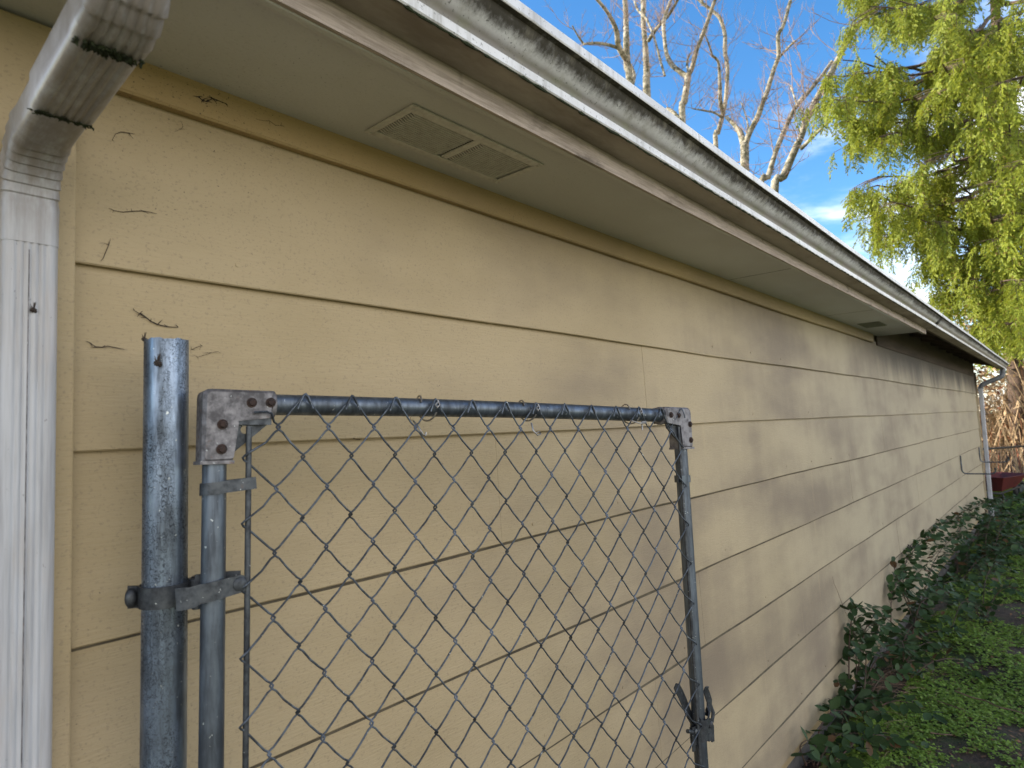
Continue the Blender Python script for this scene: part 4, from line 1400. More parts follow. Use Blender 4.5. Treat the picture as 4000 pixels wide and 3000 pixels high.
def bare_tree(name, label, D, limbs, seed, twigs=1.0):
    """limbs: list of ([(u, v), ...], width px start, width px end, depth change at the end); the first is the trunk from the bottom up"""
    rr = random.Random(seed)
    k = D / CF
    root = None
    twig = MB()
    all_paths = []
    for li, (px, w0, w1, dd) in enumerate(limbs):
        n = len(px); P = []
        for i, (u, v) in enumerate(px):
            f = i / max(1, n - 1)
            p = atD(u, v, D + dd * f)
            P.append((p.x, p.y, p.z, (w0 + (w1 - w0) * f) * k / 2 * (1 + 0.10 * rr.uniform(-1, 1))))
        if li == 0:
            b = P[0]
            down = (b[2] - GZ)
            lean = rr.uniform(-0.04, 0.04)
            P = [(b[0] - lean * down, b[1] + 0.05 * down, GZ - 0.2, b[3] * 1.7), (b[0] - lean * down * 0.4, b[1] + 0.02 * down, GZ + down * 0.5, b[3] * 1.25)] + P
            root = empty(name, (P[0][0], P[0][1], GZ)); tag(root, label, 'tree', 'bare trees behind the house')
        # carry limbs that leave the picture on upward
        e = P[-1]; q = P[-2]
        d = Vector((e[0] - q[0], e[1] - q[1], e[2] - q[2])).normalized()
        if px[-1][1] < 30:
            r_ = e[3]; p = Vector(e[:3])
            for s_ in range(5):
                d = (d + Vector((rr.gauss(0, .12), rr.gauss(0, .12), 0.15))).normalized(); p = p + d * 0.6; r_ *= 0.78
                P.append((p.x, p.y, p.z, r_))
        S = smooth_path(P, 4)
        mb = MB()
        mb.tube([s[:3] for s in S], [max(0.004, s[3]) for s in S], 9)
        child(root, mb.build('trunk' if li == 0 else 'branch', MAT['pale bark'], smooth=60))
        all_paths.append((S, li))
    # twigs: suckers rising from the limbs, forking once or twice
    def shoot(p, d, L, r, depth):
        n = 5; pts = [Vector(p)]; dd = Vector(d)
        for i in range(n):
            dd = (dd + Vector((rr.gauss(0, .13), rr.gauss(0, .13), 0.10 + rr.gauss(0, .08)))).normalized()
            pts.append(pts[-1] + dd * L / n)
        twig.tube(pts, [r * (1 - 0.75 * i / n) for i in range(n + 1)], 4, caps=False)
        if depth:
            for i in range(rr.randint(2, 4)):
                j = rr.randint(1, n - 1)
                nd = (dd * 0.7 + Vector((rr.gauss(0, .6), rr.gauss(0, .6), rr.gauss(0.25, .35)))).normalized()
                shoot(pts[j], nd, L * rr.uniform(0.35, 0.65), r * 0.55, depth - 1)
    for S, li in all_paths:
        for i in range(2, len(S)):
            if S[i][2] < 3.0: continue
            for _ in range(3):
                if rr.random() < 0.20 * twigs:
                    d = Vector((rr.gauss(0, .75), rr.gauss(0, .5), rr.uniform(-0.1, 1.0))).normalized()
                    shoot(S[i][:3], d, rr.uniform(0.4, 1.35), rr.uniform(0.008, 0.015), 2)
    child(root, twig.build('twigs', MAT['pink twig'], smooth=0))
    return root


bare_tree('bare_tree', 'pale bare tree nearest the gutter, trunk with a crooked left limb', 20.0, [
    ([(2462, 340), (2452, 270), (2447, 181), (2446, 90), (2441, 0)], 30, 20, 0.5),
    ([(2446, 235), (2416, 180), (2408, 120), (2378, 56), (2330, -5)], 22, 13, -1.2),
    ([(2418, 190), (2392, 180), (2360, 172), (2322, 168), (2280, 172)], 15, 9, -1.5),
    ([(2280, 172), (2258, 140), (2235, 100)], 9, 5, -0.4),
    ([(2472, 330), (2478, 290), (2462, 250)], 14, 8, 0.4)], 1)
bare_tree('bare_tree', 'straight pale bare trunk with a limb crossing up to the right', 21.5, [
    ([(2528, 380), (2527, 290), (2520, 167), (2513, 80), (2513, -5)], 27, 20, 0.4),
    ([(2532, 160), (2560, 118), (2583, 90), (2615, 55), (2650, -5)], 15, 11, -1.5),
    ([(2479, 5), (2492, 40), (2520, 66), (2536, 98), (2556, 149), (2578, 230), (2597, 296)], 9, 8, -2.0)], 2)
bare_tree('bare_tree', 'mottled bare tree forking in a wide V above the gutter', 19.0, [
    ([(2666, 480), (2672, 400), (2682, 340), (2688, 290)], 27, 25, 0.0),
    ([(2686, 300), (2650, 275), (2622, 250), (2604, 210), (2596, 150), (2594, 80), (2622, -5)], 22, 13, 1.0),
    ([(2690, 290), (2704, 262), (2719, 203), (2735, 160), (2750, 122), (2772, 60), (2794, -5)], 20, 13, -1.0),
    ([(2690, 282), (2684, 240), (2700, 205)], 11, 6, 0.5),
    ([(2655, 470), (2630, 440), (2605, 425)], 20, 16, 0.3)], 3)
bare_tree('bare_tree', 'bare tree of two close wavy stems between the V-forked trees', 20.5, [
    ([(2797, 580), (2805, 520), (2818, 470), (2832, 410), (2838, 350), (2842, 271), (2832, 200), (2832, 136), (2812, 72), (2780, 40), (2746, 14)], 20, 12, 0.6),
    ([(2826, 440), (2814, 400), (2812, 330), (2808, 253), (2798, 230), (2782, 217)], 17, 8, -0.8),
    ([(2822, 460), (2790, 440), (2750, 432), (2705, 424)], 10, 5, -1.0),
    ([(2782, 217), (2768, 170), (2752, 130)], 8, 4, -0.6),
    ([(2746, 14), (2735, -10)], 10, 8, 0.0)], 4)
bare_tree('bare_tree', 'stout pale bare tree splitting low into two spreading limbs', 18.0, [
    ([(2912, 700), (2910, 620), (2908, 560)], 33, 31, 0.0),
    ([(2906, 570), (2892, 520), (2868, 488), (2838, 458)], 25, 15, 0.8),
    ([(2912, 565), (2930, 515), (2962, 452), (2980, 400), (2998, 353), (3023, 271), (3042, 217), (3040, 140), (3062, 95), (3090, -5)], 22, 13, -1.0),
    ([(3046, 222), (3075, 190), (3106, 160)], 11, 8, -0.6),
    ([(2924, 520), (2918, 470), (2895, 400)], 9, 4, 0.8)], 5)
bare_tree('bare_tree', 'leaning mossy bare tree whose thick limb runs up right into the cedar', 15.5, [
    ([(3025, 760), (3060, 690), (3090, 620), (3112, 570), (3127, 540), (3140, 495), (3152, 465), (3181, 407), (3210, 350), (3235, 307), (3272, 235), (3317, 145), (3345, 108), (3380, 70), (3450, -10)], 30, 22, 0.8),
    ([(3128, 582), (3165, 545), (3200, 510), (3245, 470), (3290, 436)], 15, 10, -0.9)], 6, 1.2)
bare_tree('bare_tree', 'second leaning bare tree, the one just left of the mossy limb', 16.4, [
    ([(2975, 745), (3000, 692), (3025, 610), (3050, 543), (3078, 480), (3104, 425), (3135, 385), (3160, 358), (3190, 320), (3212, 294), (3250, 240)], 22, 14, 0.5),
    ([(3115, 412), (3100, 370), (3085, 330)], 8, 5, 0.5)], 8, 1.2)

# ------------------------------------------------------------------ cedar
CT = atD(3945, 1430, 15.0)
cedar = empty('cedar_tree', (CT.x + 0.1, CT.y + 0.1, GZ))
tag(cedar, 'tall green cedar with drooping sunlit sprays past the end of the roof', 'tree')
tb = MB()
TX = lambda z: CT.x + 0.10 + 0.03 * (z - 3)
tb.tube([(TX(z), CT.y + 0.05 * math.sin(z), z) for z in np.linspace(GZ - 0.3, 17, 24)], [0.15 * (1 - z / 21.0) + 0.03 for z in np.linspace(0, 17, 24)], 12)
child(cedar, tb.build('trunk', MAT['brown bark'], smooth=60))
br = MB(); fp, ff, fs, fl, fw = [], [], [], [], []
cr = random.Random(21)


def hang(p, L, spread, dens, out):
    """one drooping branchlet with flat sprays on both sides"""
    d = Vector((cr.gauss(0, .28), cr.gauss(0, .28), -1.0)) + out * 0.45
    d.normalize()
    n = 6; pts = [Vector(p)]
    for i in range(n):
        d = (d + Vector((cr.gauss(0, .10), cr.gauss(0, .10), -0.18))).normalized()
        pts.append(pts[-1] + d * L / n)
    br.tube(pts[:4], [0.006, 0.005, 0.004, 0.003], 3, caps=False)
    pl = Vector((cr.gauss(0, 1), cr.gauss(0, 1), 0)).normalized()
    m_ = max(5, int(dens * L))
    for i in range(m_):                                  # flat side fronds, each a feather of small scale sprays
        t = (i + cr.random()) / m_ * n; j = min(n - 1, int(t)); q = pts[j].lerp(pts[j + 1], t - j)
        dn = (pts[j + 1] - pts[j]).normalized()
        sg = 1 if i % 2 else -1
        taper = 1.0 - 0.5 * (t / n)
        fd = (dn * 0.8 + pl * sg * cr.uniform(0.35, 1.1) + Vector((cr.gauss(0, .25), cr.gauss(0, .25), cr.gauss(0, .10)))).normalized()
        fn = fd.cross(Vector((cr.gauss(0, .4) + pl.y, cr.gauss(0, .4) - pl.x, cr.gauss(0, .4)))).normalized()
        FL = cr.uniform(0.12, 0.24) * taper
        k_ = 6
        for a_ in range(k_):
            w_ = fn * (0.75 if a_ % 2 else -0.75) * (1 - a_ / k_) + Vector((0, 0, -0.22))
            f_ = (fd + w_ + Vector((cr.gauss(0, .12), cr.gauss(0, .12), cr.gauss(0, .08)))).normalized()
            fp.append(q + fd * FL * a_ / k_); ff.append(f_); fs.append(f_.cross(fn.cross(fd) + Vector((cr.gauss(0, .3), cr.gauss(0, .3), cr.gauss(0, .3)))).normalized())
            fl.append(cr.uniform(0.055, 0.105) * taper); fw.append(cr.uniform(0.017, 0.031))


def limb(base, tip, sag, r0, hangL, step, dens, start=0.2):
    base, tip = Vector(base), Vector(tip); n = 12; pts = []
    for i in range(n + 1):
        t = i / n
        p = base.lerp(tip, t); p.z += -sag * 4 * t * (1 - t) * 0.7 + 0.25 * sag * max(0, t - 0.75) * 2
        p += Vector((cr.gauss(0, .03), cr.gauss(0, .03), cr.gauss(0, .03)))
        pts.append(p)
    br.tube(pts, [r0 * (1 - 0.85 * i / n) + 0.004 for i in range(n + 1)], 6, caps=False)
    Ltot = (tip - base).length
    out = (tip - base).normalized(); sidev = Vector((-out.y, out.x, 0)).normalized()
    nc = max(3, int(Ltot * (1 - start) / (step * 14.0)))
    spots = []
    for i in range(nc):                                  # sprays bunch into hanging clumps with gaps between
        tc = start + (1 - start) * (i + 0.35 + 0.5 * cr.random()) / nc
        wc_ = cr.gauss(0, 0.38) * (1.15 - 0.55 * tc)
        for _ in range(10):
            spots.append((min(1.0, max(start, tc + cr.gauss(0, 0.13) / Ltot)), wc_ + cr.gauss(0, 0.11)))
    for t, w in spots:
        j = min(n - 1, int(t * n)); p = pts[j].lerp(pts[j + 1], t * n - j)
        q = p + sidev * w + out * abs(w) * 0.5 + Vector((0, 0, -0.10 * abs(w)))
        if abs(w) > 0.15:
            br.tube([p, p.lerp(q, 0.6) + Vector((0, 0, 0.02)), q], [0.007, 0.005, 0.003], 3, caps=False)
        hang(q, hangL * cr.uniform(0.6, 1.5), 1.0, dens, out)


def T(z):
    return Vector((TX(z), CT.y, z))


# explicit limbs that give the left outline (tips aimed where the photo has them)
LIMBS = [
    (13.0, (3230, -60), 12.5, 0.9), (12.6, (3330, -40), 13.6, 0.8), (12.0, (3400, 60), 12.2, 0.9), (11.5, (3300, 40), 14.0, 0.9), (11.8, (3520, 40), 11.5, 0.8),
    (10.6, (3215, 330), 12.4, 0.8), (10.2, (3190, 420), 13.2, 0.8), (10.0, (3300, 270), 13.8, 0.8), (9.6, (3250, 420), 12.0, 0.8), (9.8, (3420, 270), 12.0, 0.9),
    (9.4, (3350, 500), 14.2, 0.8), (9.0, (3290, 520), 13.0, 0.7), (8.8, (3440, 560), 12.2, 0.8), (8.5, (3560, 420), 11.6, 0.8),
    (8.0, (3375, 770), 13.2, 0.75), (7.8, (3420, 720), 12.4, 0.8), (7.2, (3370, 890), 14.2, 0.6), (7.0, (3470, 830), 12.0, 0.8), (6.8, (3560, 800), 12.8, 0.7),
    (6.6, (3430, 960), 13.4, 0.55), (6.2, (3600, 900), 12.0, 0.7), (5.6, (3580, 1060), 13.4, 0.5), (5.2, (3720, 980), 12.0, 0.6), (4.6, (3690, 1150), 13.0, 0.5),
    (4.3, (3800, 1120), 12.2, 0.5), (3.9, (3830, 1290), 13.0, 0.4), (4.4, (3700, 1080), 13.5, 0.4), (4.9, (3640, 1010), 13.8, 0.4), (3.7, (3960, 1150), 11.6, 0.4), (4.2, (3900, 1120), 11.0, 0.4), (3.5, (3990, 1270), 11.3, 0.3), (4.8, (4000, 1000), 11.0, 0.4), (5.6, (3860, 860), 11.0, 0.5), (6.2, (4040, 760), 10.8, 0.5), (7.4, (3950, 520), 10.6, 0.6), (8.4, (3990, 330), 10.4, 0.6), (9.6, (3900, 130), 10.4, 0.7), (10.6, (4010, 20), 10.4, 0.7), (3.6, (3960, 1260), 12.4, 0.4), (6.0, (3760, 760), 11.4, 0.7), (9.2, (3680, 300), 11.0, 0.8),
    (11.0, (3650, 120), 11.2, 0.8), (10.4, (3800, 160), 11.0, 0.8), (8.2, (3820, 480), 10.8, 0.8), (7.4, (3700, 620), 11.2, 0.7), (6.6, (3900, 680), 10.8, 0.7), (5.0, (3920, 950), 11.0, 0.6)]
for zb, (u, v), D, sag in LIMBS:
    limb(T(zb + 0.3), atD(u, v - 30, D), sag * 0.55, 0.05, 0.62, 0.050, 30)
# the rest of the crown all round
for i in range(16):
    z = 3.4 + 12.6 * (i + cr.random()) / 16
    a = cr.uniform(0, 2 * math.pi)
    if math.cos(a) < 0.1 and math.sin(a) < 0.5:
        a += math.pi * 0.8
    Lr = (5.4 - 0.22 * z) * cr.uniform(0.7, 1.05)
    limb(T(z), T(z) + Vector((math.cos(a) * Lr, math.sin(a) * Lr, -0.25 * Lr + cr.uniform(-.2, .5))), 0.4, 0.05, 0.60, 0.115, 20)
child(cedar, br.build('limbs', MAT['brown bark'], smooth=0))
V, F = quads(np.array([tuple(p) for p in fp]), np.array([tuple(p) for p in ff]), np.array([tuple(p) for p in fs]), np.array(fl), np.array(fw))
child(cedar, np_mesh('foliage', V, F, MAT['cedar spray']))
print('cedar sprays', len(fp))

# ------------------------------------------------------------------ dry bramble thicket and grass behind the house
N = 9500
px = NR.uniform(-9, 7, N); py = NR.uniform(18.2, 25.0, N) + 0.12 * px
hh = NR.uniform(1.6, 4.3, N) * (0.75 + 0.25 * np.sin(px * 1.3))
lean = NR.normal(0, 0.22, (N, 2)); wd = NR.uniform(0.010, 0.024, N)
K = 5
ts = np.linspace(0, 1, K)
arch = NR.uniform(0.0, 0.9, N)
ang = NR.uniform(0, 2 * np.pi, N)
P = np.zeros((N, K, 3))
P[:, :, 0] = px[:, None] + lean[:, 0:1] * hh[:, None] * ts + (np.cos(ang) * arch * hh * 0.35)[:, None] * ts ** 3
P[:, :, 1] = py[:, None] + lean[:, 1:2] * hh[:, None] * ts + (np.sin(ang) * arch * hh * 0.35)[:, None] * ts ** 3
P[:, :, 2] = GZ + hh[:, None] * (ts - 0.35 * arch[:, None] * ts ** 3)
wv_ = np.stack([np.cos(ang + 1.3), np.sin(ang + 1.3), np.zeros(N)], -1)[:, None, :] * (wd[:, None] * (1 - 0.7 * ts))[:, :, None]
V = np.stack([P - wv_, P + wv_], 2).reshape(-1, 3)
base = (np.arange(N) * K * 2)[:, None]
k = np.arange(K - 1)[None] * 2
a = base + k
F = np.stack([a, a + 1, a + 3, a + 2], -1).reshape(-1, 4)
th = np_mesh('dry_thicket', V, F, MAT['dry stalk'])
tag(th, 'sunlit thicket of dry tan bramble stalks behind the house', 'thicket', kind='stuff')
# fine cross twigs and withered leaves give the thicket body
M_ = 30000
pos = np.stack([NR.uniform(-9, 7, M_), NR.uniform(18.6, 25.5, M_), GZ + NR.uniform(0.1, 4.2, M_)], -1); pos[:, 1] += 0.12 * pos[:, 0]
f_ = unit(NR.normal(0, 1, (M_, 3)) * np.array([1, 1, 0.8])); s_ = unit(np.cross(f_, NR.normal(0, 1, (M_, 3))))
V, F = quads(pos, f_, s_, NR.uniform(0.10, 0.34, M_), NR.uniform(0.03, 0.10, M_))
o = np_mesh('withered_leaves', V, F, MAT['dry stalk']); tag(o, 'withered leaves caught in the dry thicket', 'dead leaves', kind='stuff')
M_ = 52000
pos = np.stack([NR.uniform(-7, 6, M_), NR.uniform(15.8, 19.0, M_), np.full(M_, GZ)], -1)
f_ = unit(NR.normal(0, 0.45, (M_, 3)) + np.array([0, 0, 1.0])); s_ = unit(np.cross(f_, NR.normal(0, 1, (M_, 3))))
V, F = quads(pos, f_, s_, NR.uniform(0.06, 0.24, M_), NR.uniform(0.012, 0.022, M_))
o = np_mesh('lawn_grass', V, F, MAT['grass blade']); tag(o, 'sunlit rough grass in front of the dry thicket', 'grass', kind='stuff')

# ------------------------------------------------------------------ back fence
fc = empty('chain_link_fence', (0.0, 17.0, GZ)); tag(fc, 'low chain-link fence with a dark top rail behind the house', 'fence')
A = Vector((-9.0, 14.2, 0.915)); B = Vector((7.0, 20.8, 0.90))
d_ = atD(3848, 1752, 13.4); e_ = atD(4000, 1745, 13.9)
dirv = (e_ - d_); dirv.z = 0; dirv.normalize()
A = d_ - dirv * 6; B = e_ + dirv * 6
child(fc, MB().tube([A, B], 0.022, 10).build('top_rail', MAT['black steel'], smooth=60))
LT = (B - A).length
mb = MB()
nw = int(LT / 0.085)
for i in range(nw):
    for sg in (-1, 1):
        s0_ = i * 0.085; z0, z1 = A.z + 0.03, GZ + 0.05
        run = (z0 - z1) * 0.85 * sg
        p = A + dirv * s0_; q = A + dirv * (s0_ + run)
        mb.tube([(p.x, p.y, z0), (q.x, q.y, z1)], 0.0022, 3, caps=False)
child(fc, mb.build('chain_link_mesh', MAT['wire zinc'], smooth=0))
for f in np.linspace(0.02, 0.98, 6):
    p = A.lerp(B, float(f)) + Vector((dirv.y, -dirv.x, 0)) * 0.0
    child(fc, MB().tube([(p.x, p.y, GZ - 0.2), (p.x, p.y, A.z + 0.05)], 0.026, 10).build('post', MAT['pipe zinc'], smooth=60))
# taut pale wire strung across the thicket
d1, d2 = atD(3837, 1615, 15.4), atD(4000, 1613, 16.0)
dv = (d2 - d1).normalized()
o = MB().tube([d1 - dv * 5, d1, d2, d2 + dv * 5], 0.012, 6).build('fence_wire', MAT['tie aluminium'], smooth=60)
tag(o, 'pale taut wire strung in front of the dry thicket', 'wire')
for dd_ in (-5, 5):
    p = d1 + dv * dd_
    q = MB().tube([(p.x, p.y, GZ - 0.2), (p.x, p.y, p.z + 0.05)], 0.03, 8).build('wire_post', MAT['brown bark'], smooth=60); q.parent = o

# ------------------------------------------------------------------ wheelbarrow tipped against the corner
wb = empty('wheelbarrow', tuple(atD(3940, 1950, 12.3))); wb.location.z = GZ
tag(wb, 'low dark red wheelbarrow standing on the grass beside the far house corner', 'wheelbarrow')
c0 = atD(3866, 1880, 12.0); c1 = atD(4000, 1862, 12.5)
ax = (c1 - c0); ax.z = 0; ax.normalize(); ay = Vector((-ax.y, ax.x, 0))
o0 = Vector((c0.x, c0.y, 0)) - ax * 0.05
def WB(a, b, z):
    return o0 + ax * a + ay * b + Vector((0, 0, z))
tr = MB()
tilt = lambda a: 0.09 * a
rim = [(-0.08, -0.30), (0.66, -0.33), (0.80, -0.20), (0.80, 0.20), (0.66, 0.33), (-0.08, 0.30)]
flr = [(0.04, -0.19), (0.52, -0.20), (0.62, -0.12), (0.62, 0.12), (0.52, 0.20), (0.04, 0.19)]
rz = lambda a: 0.425 + 0.03 * a
fz = lambda a: 0.160 + 0.13 * a
tr.loft([[WB(a, b, fz(a)) for a, b in flr], [WB(a, b, rz(a)) for a, b in rim], [WB(a * 1.03 - 0.01, b * 1.05, rz(a)) for a, b in rim], [WB(a * 1.03 - 0.01, b * 1.05, rz(a) + 0.014) for a, b in rim],
         [WB(a * 0.99, b * 0.97, rz(a) + 0.012) for a, b in rim], [WB(a * 0.98, b * 0.97, fz(a) + 0.012) for a, b in flr]])
child(wb, tr.build('tray', MAT['red enamel'], smooth=25, bevel=0.01))
for b in (-0.16, 0.16):
    child(wb, MB().tube([WB(-0.75, b * 1.7, 0.22), WB(0.0, b * 1.2, 0.13), WB(0.60, b, 0.19), WB(0.98, b * 0.3, 0.17)], 0.019, 8).build('handle_bar', MAT['black steel'], smooth=60))
    child(wb, MB().tube([WB(0.10, b, 0.15), WB(0.06, b * 1.3, 0.06), WB(0.10, b * 1.4, GZ)], 0.013, 8).build('leg', MAT['black steel'], smooth=60))
wc = WB(1.02, 0, 0.155 + GZ); rg = []
whl = MB().tube([wc + ax * 0.155 * math.cos(t) + Vector((0, 0, 0.155 * math.sin(t))) for t in np.linspace(0, 2 * math.pi, 25)[:-1]], 0.042, 10, closed=True, up=tuple(ay))
child(wb, whl.build('tyre', MAT['black steel'], smooth=60))
hb_ = MB().tube([wc - ay * 0.05, wc + ay * 0.05], 0.095, 16); child(wb, hb_.build('wheel_rim', MAT['pipe zinc'], smooth=40))

# ------------------------------------------------------------------ brambles along the wall
br_r = random.Random(77)


def bramble(base, canes, label, seed, leaf=0.066, thick=1):
    """canes: list of point lists (world). Each cane carries compound leaves of three leaflets."""
    rr = random.Random(seed)
    root = empty('bramble_plant', tuple(base)); tag(root, label, 'bramble', 'brambles growing along the foot of the wall')
    LP, LFw, LN, LL, LW = [], [], [], [], []
    st = MB()
    extra = []
    for pts in canes:
        for _ in range(thick):
            jx, jy, jz = rr.uniform(0.05, 0.34), rr.gauss(0, .16), rr.gauss(-0.09, .05); nn_ = len(pts)
            extra.append([Vector(p) + Vector((jx, jy, jz)) * (0.25 + 0.75 * i / nn_) for i, p in enumerate(pts)])
    for e_ in extra:
        for p in e_:
            p.z = max(p.z, GZ + 0.02)
    for pts in list(canes) + extra:
        S = smooth_path([tuple(p) + (0,) for p in pts], 5); S = [Vector(s[:3]) for s in S]
        L_ = sum((S[i + 1] - S[i]).length for i in range(len(S) - 1))
        r0 = 0.0042
        cane = MB().tube(S, [r0 * (1 - 0.6 * i / len(S)) for i in range(len(S))], 6)
        for i in range(int(L_ / 0.02)):                      # prickles
            j = rr.randrange(len(S) - 1); p = S[j].lerp(S[j + 1], rr.random())
            d = Vector((rr.gauss(0, 1), rr.gauss(0, 1), rr.gauss(0, 1))).normalized()
            cane.tube([p, p + d * 0.008], [0.0012, 0.0002], 3, caps=False)
        child(root, cane.build('cane', MAT['bramble cane'], smooth=60))
        m_ = max(3, int(L_ / 0.044)); sg = 1
        for i in range(m_):
            t = (i + 0.35 + 0.5 * rr.random()) / m_
            f = t * (len(S) - 1); j = min(len(S) - 2, int(f)); p = S[j].lerp(S[j + 1], f - j); d = (S[j + 1] - S[j]).normalized()
            sg = -sg
            sd_ = d.cross(Vector((0, 0, 1)))
            sd_ = sd_.normalized() if sd_.length > 0.05 else Vector((rr.gauss(0, 1), rr.gauss(0, 1), 0)).normalized()
            pd = (sd_ * sg * rr.uniform(0.5, 1.1) + d * rr.uniform(0.1, 0.8) + Vector((rr.gauss(0, .25), rr.gauss(0, .25), rr.uniform(0.0, 0.55)))).normalized()
            pl = rr.uniform(0.025, 0.055); e = p + pd * pl
            if e.x < 0.012: pd.x = abs(pd.x) + 0.2; pd.normalize(); e = p + pd * pl
            if e.z < GZ + 0.03: e.z = GZ + 0.03
            st.tube([p, p.lerp(e, 0.5) + Vector((0, 0, 0.003)), e], [0.0014, 0.0012, 0.001], 4, caps=False)
            nrm = (Vector((0.25, -0.25, 1.0)) + Vector((rr.gauss(0, .45), rr.gauss(0, .45), 0))).normalized()
            sc = leaf * rr.uniform(0.75, 1.30)
            w = nrm.cross(pd).normalized()
            for k_, (fd, q) in enumerate(((pd, 1.0), ((pd * 0.25 + w).normalized(), 0.80), ((pd * 0.25 - w).normalized(), 0.80))):
                if k_ and rr.random() < 0.10: continue
                fd = (fd + Vector((0, 0, -0.28)) + Vector((rr.gauss(0, .12), rr.gauss(0, .12), rr.gauss(0, .12)))).normalized()
                if e.x + fd.x * sc * q < 0.006: fd.x = abs(fd.x) * 0.3 + 0.05; fd.normalize()
                LP.append(tuple(e + fd * 0.006)); LFw.append(tuple(fd)); LN.append(tuple((nrm + Vector((rr.gauss(0, .25), rr.gauss(0, .25), 0))).normalized())); LL.append(sc * q); LW.append(sc * q * rr.uniform(0.52, 0.68))
    V, F = place_leaves(np.array(LP), np.array(LFw), np.array(LN), np.array(LL), np.array(LW))
    nl, nv = len(F), len(V)
    V = np.concatenate([V, np.array(st.v)]); F = np.concatenate([F, np.array([f for f in st.f if len(f) == 4]) + nv])
    lo = np_mesh('foliage', V, F, MAT['bramble leaf'], smooth=60)
    lo.data.materials.append(MAT['bramble cane'])
    mi = np.zeros(len(lo.data.polygons), dtype=np.int32); mi[nl:] = 1
    lo.data.polygons.foreach_set('material_index', mi)
    child(root, lo)
    return root


def wp(u, v, x):
    return atx(u, v, x)


def cane_px(pts):
    """cane through photo pixels, each with its own distance from the wall"""
    return [atx(u, v, x) for u, v, x in pts]


def gb(x, y):
    return Vector((x, y, GZ - 0.01))


b1 = gb(0.05, 3.45)
bramble(b1, [cane_px([(3318, 2720, 0.05), (3316, 2600, 0.045), (3318, 2500, 0.05), (3328, 2410, 0.05), (3340, 2382, 0.07), (3370, 2376, 0.09), (3420, 2392, 0.12), (3475, 2425, 0.16)]),
             cane_px([(3330, 2760, 0.06), (3345, 2640, 0.08), (3340, 2500, 0.06), (3330, 2460, 0.05)]),
             cane_px([(3310, 2760, 0.04), (3290, 2690, 0.04), (3268, 2660, 0.035), (3255, 2660, 0.03)]),
             cane_px([(3350, 2780, 0.09), (3390, 2640, 0.14), (3430, 2570, 0.18), (3470, 2545, 0.22)])],
        'bramble with an arching cane against the siding, first full one along the wall', 1)
bare = strand([atx(u, v, x) for u, v, x in ((3318, 2428, 0.045), (3306, 2400, 0.03), (3296, 2375, 0.02), (3284, 2345, 0.012), (3272, 2310, 0.010), (3258, 2280, 0.010), (3251, 2252, 0.010))], 0.0022, 'dead_stem', 'bare brown stem reaching up the siding above the arching bramble', 'stem')
bare.data.materials.clear(); bare.data.materials.append(MAT['dry twig'])
b2 = gb(0.08, 4.05)
bramble(b2, [cane_px([(3480, 2600, 0.10), (3480, 2450, 0.06), (3482, 2330, 0.05), (3490, 2290, 0.05), (3530, 2262, 0.08), (3580, 2260, 0.12)]),
             cane_px([(3500, 2610, 0.12), (3540, 2480, 0.16), (3590, 2420, 0.22), (3660, 2400, 0.30)]),
             cane_px([(3490, 2590, 0.10), (3455, 2490, 0.09), (3420, 2470, 0.08), (3390, 2480, 0.09)]),
             cane_px([(3520, 2620, 0.15), (3570, 2540, 0.22), (3640, 2510, 0.30), (3700, 2560, 0.36)])],
        'dense bramble in front of the arching one, spreading onto the clover', 2)
b3 = gb(0.10, 5.2)
bramble(b3, [cane_px([(3580, 2420, 0.10), (3530, 2290, 0.06), (3540, 2195, 0.05), (3570, 2150, 0.05), (3620, 2100, 0.05), (3680, 2050, 0.06), (3730, 2022, 0.10), (3790, 2018, 0.16), (3850, 2030, 0.24)]),
             cane_px([(3590, 2400, 0.12), (3620, 2280, 0.12), (3650, 2190, 0.10), (3700, 2120, 0.10), (3760, 2090, 0.14)]),
             cane_px([(3560, 2400, 0.10), (3520, 2300, 0.07), (3500, 2240, 0.05), (3490, 2210, 0.04)]),
             cane_px([(3600, 2400, 0.16), (3660, 2300, 0.20), (3730, 2270, 0.28), (3810, 2290, 0.36)])],
        'bramble with a long cane arching along the lowest grooves of the siding', 3, thick=0)
b4 = gb(0.14, 7.3)
bramble(b4, [cane_px([(3740, 2250, 0.12), (3740, 2120, 0.10), (3770, 2020, 0.09), (3820, 1975, 0.12), (3870, 1960, 0.2), (3930, 1975, 0.3)]),
             cane_px([(3750, 2240, 0.14), (3790, 2130, 0.2), (3840, 2060, 0.24), (3900, 2040, 0.34)]),
             cane_px([(3760, 2260, 0.18), (3830, 2180, 0.3), (3900, 2150, 0.4), (3970, 2170, 0.5)])],
        'bramble mound beside the wall below the ladder hooks', 4, thick=0)
b5 = gb(0.30, 8.6)
bramble(b5, [cane_px([(3840, 2180, 0.25), (3850, 2060, 0.25), (3890, 1980, 0.3), (3950, 1950, 0.4), (3998, 1960, 0.46)]),
             cane_px([(3850, 2190, 0.3), (3900, 2100, 0.38), (3960, 2060, 0.46), (4020, 2060, 0.54)]),
             [gb(0.32, 8.6), Vector((0.45, 8.3, 0.30)), Vector((0.62, 8.2, 0.42)), Vector((0.8, 8.0, 0.30))],
             [gb(0.28, 8.7), Vector((0.30, 9.1, 0.35)), Vector((0.40, 9.6, 0.5)), Vector((0.6, 9.9, 0.4))]],
        'dark bramble mound at the right of the path, nearest the far downspout', 5, thick=1)
b6 = gb(0.06, 2.98)
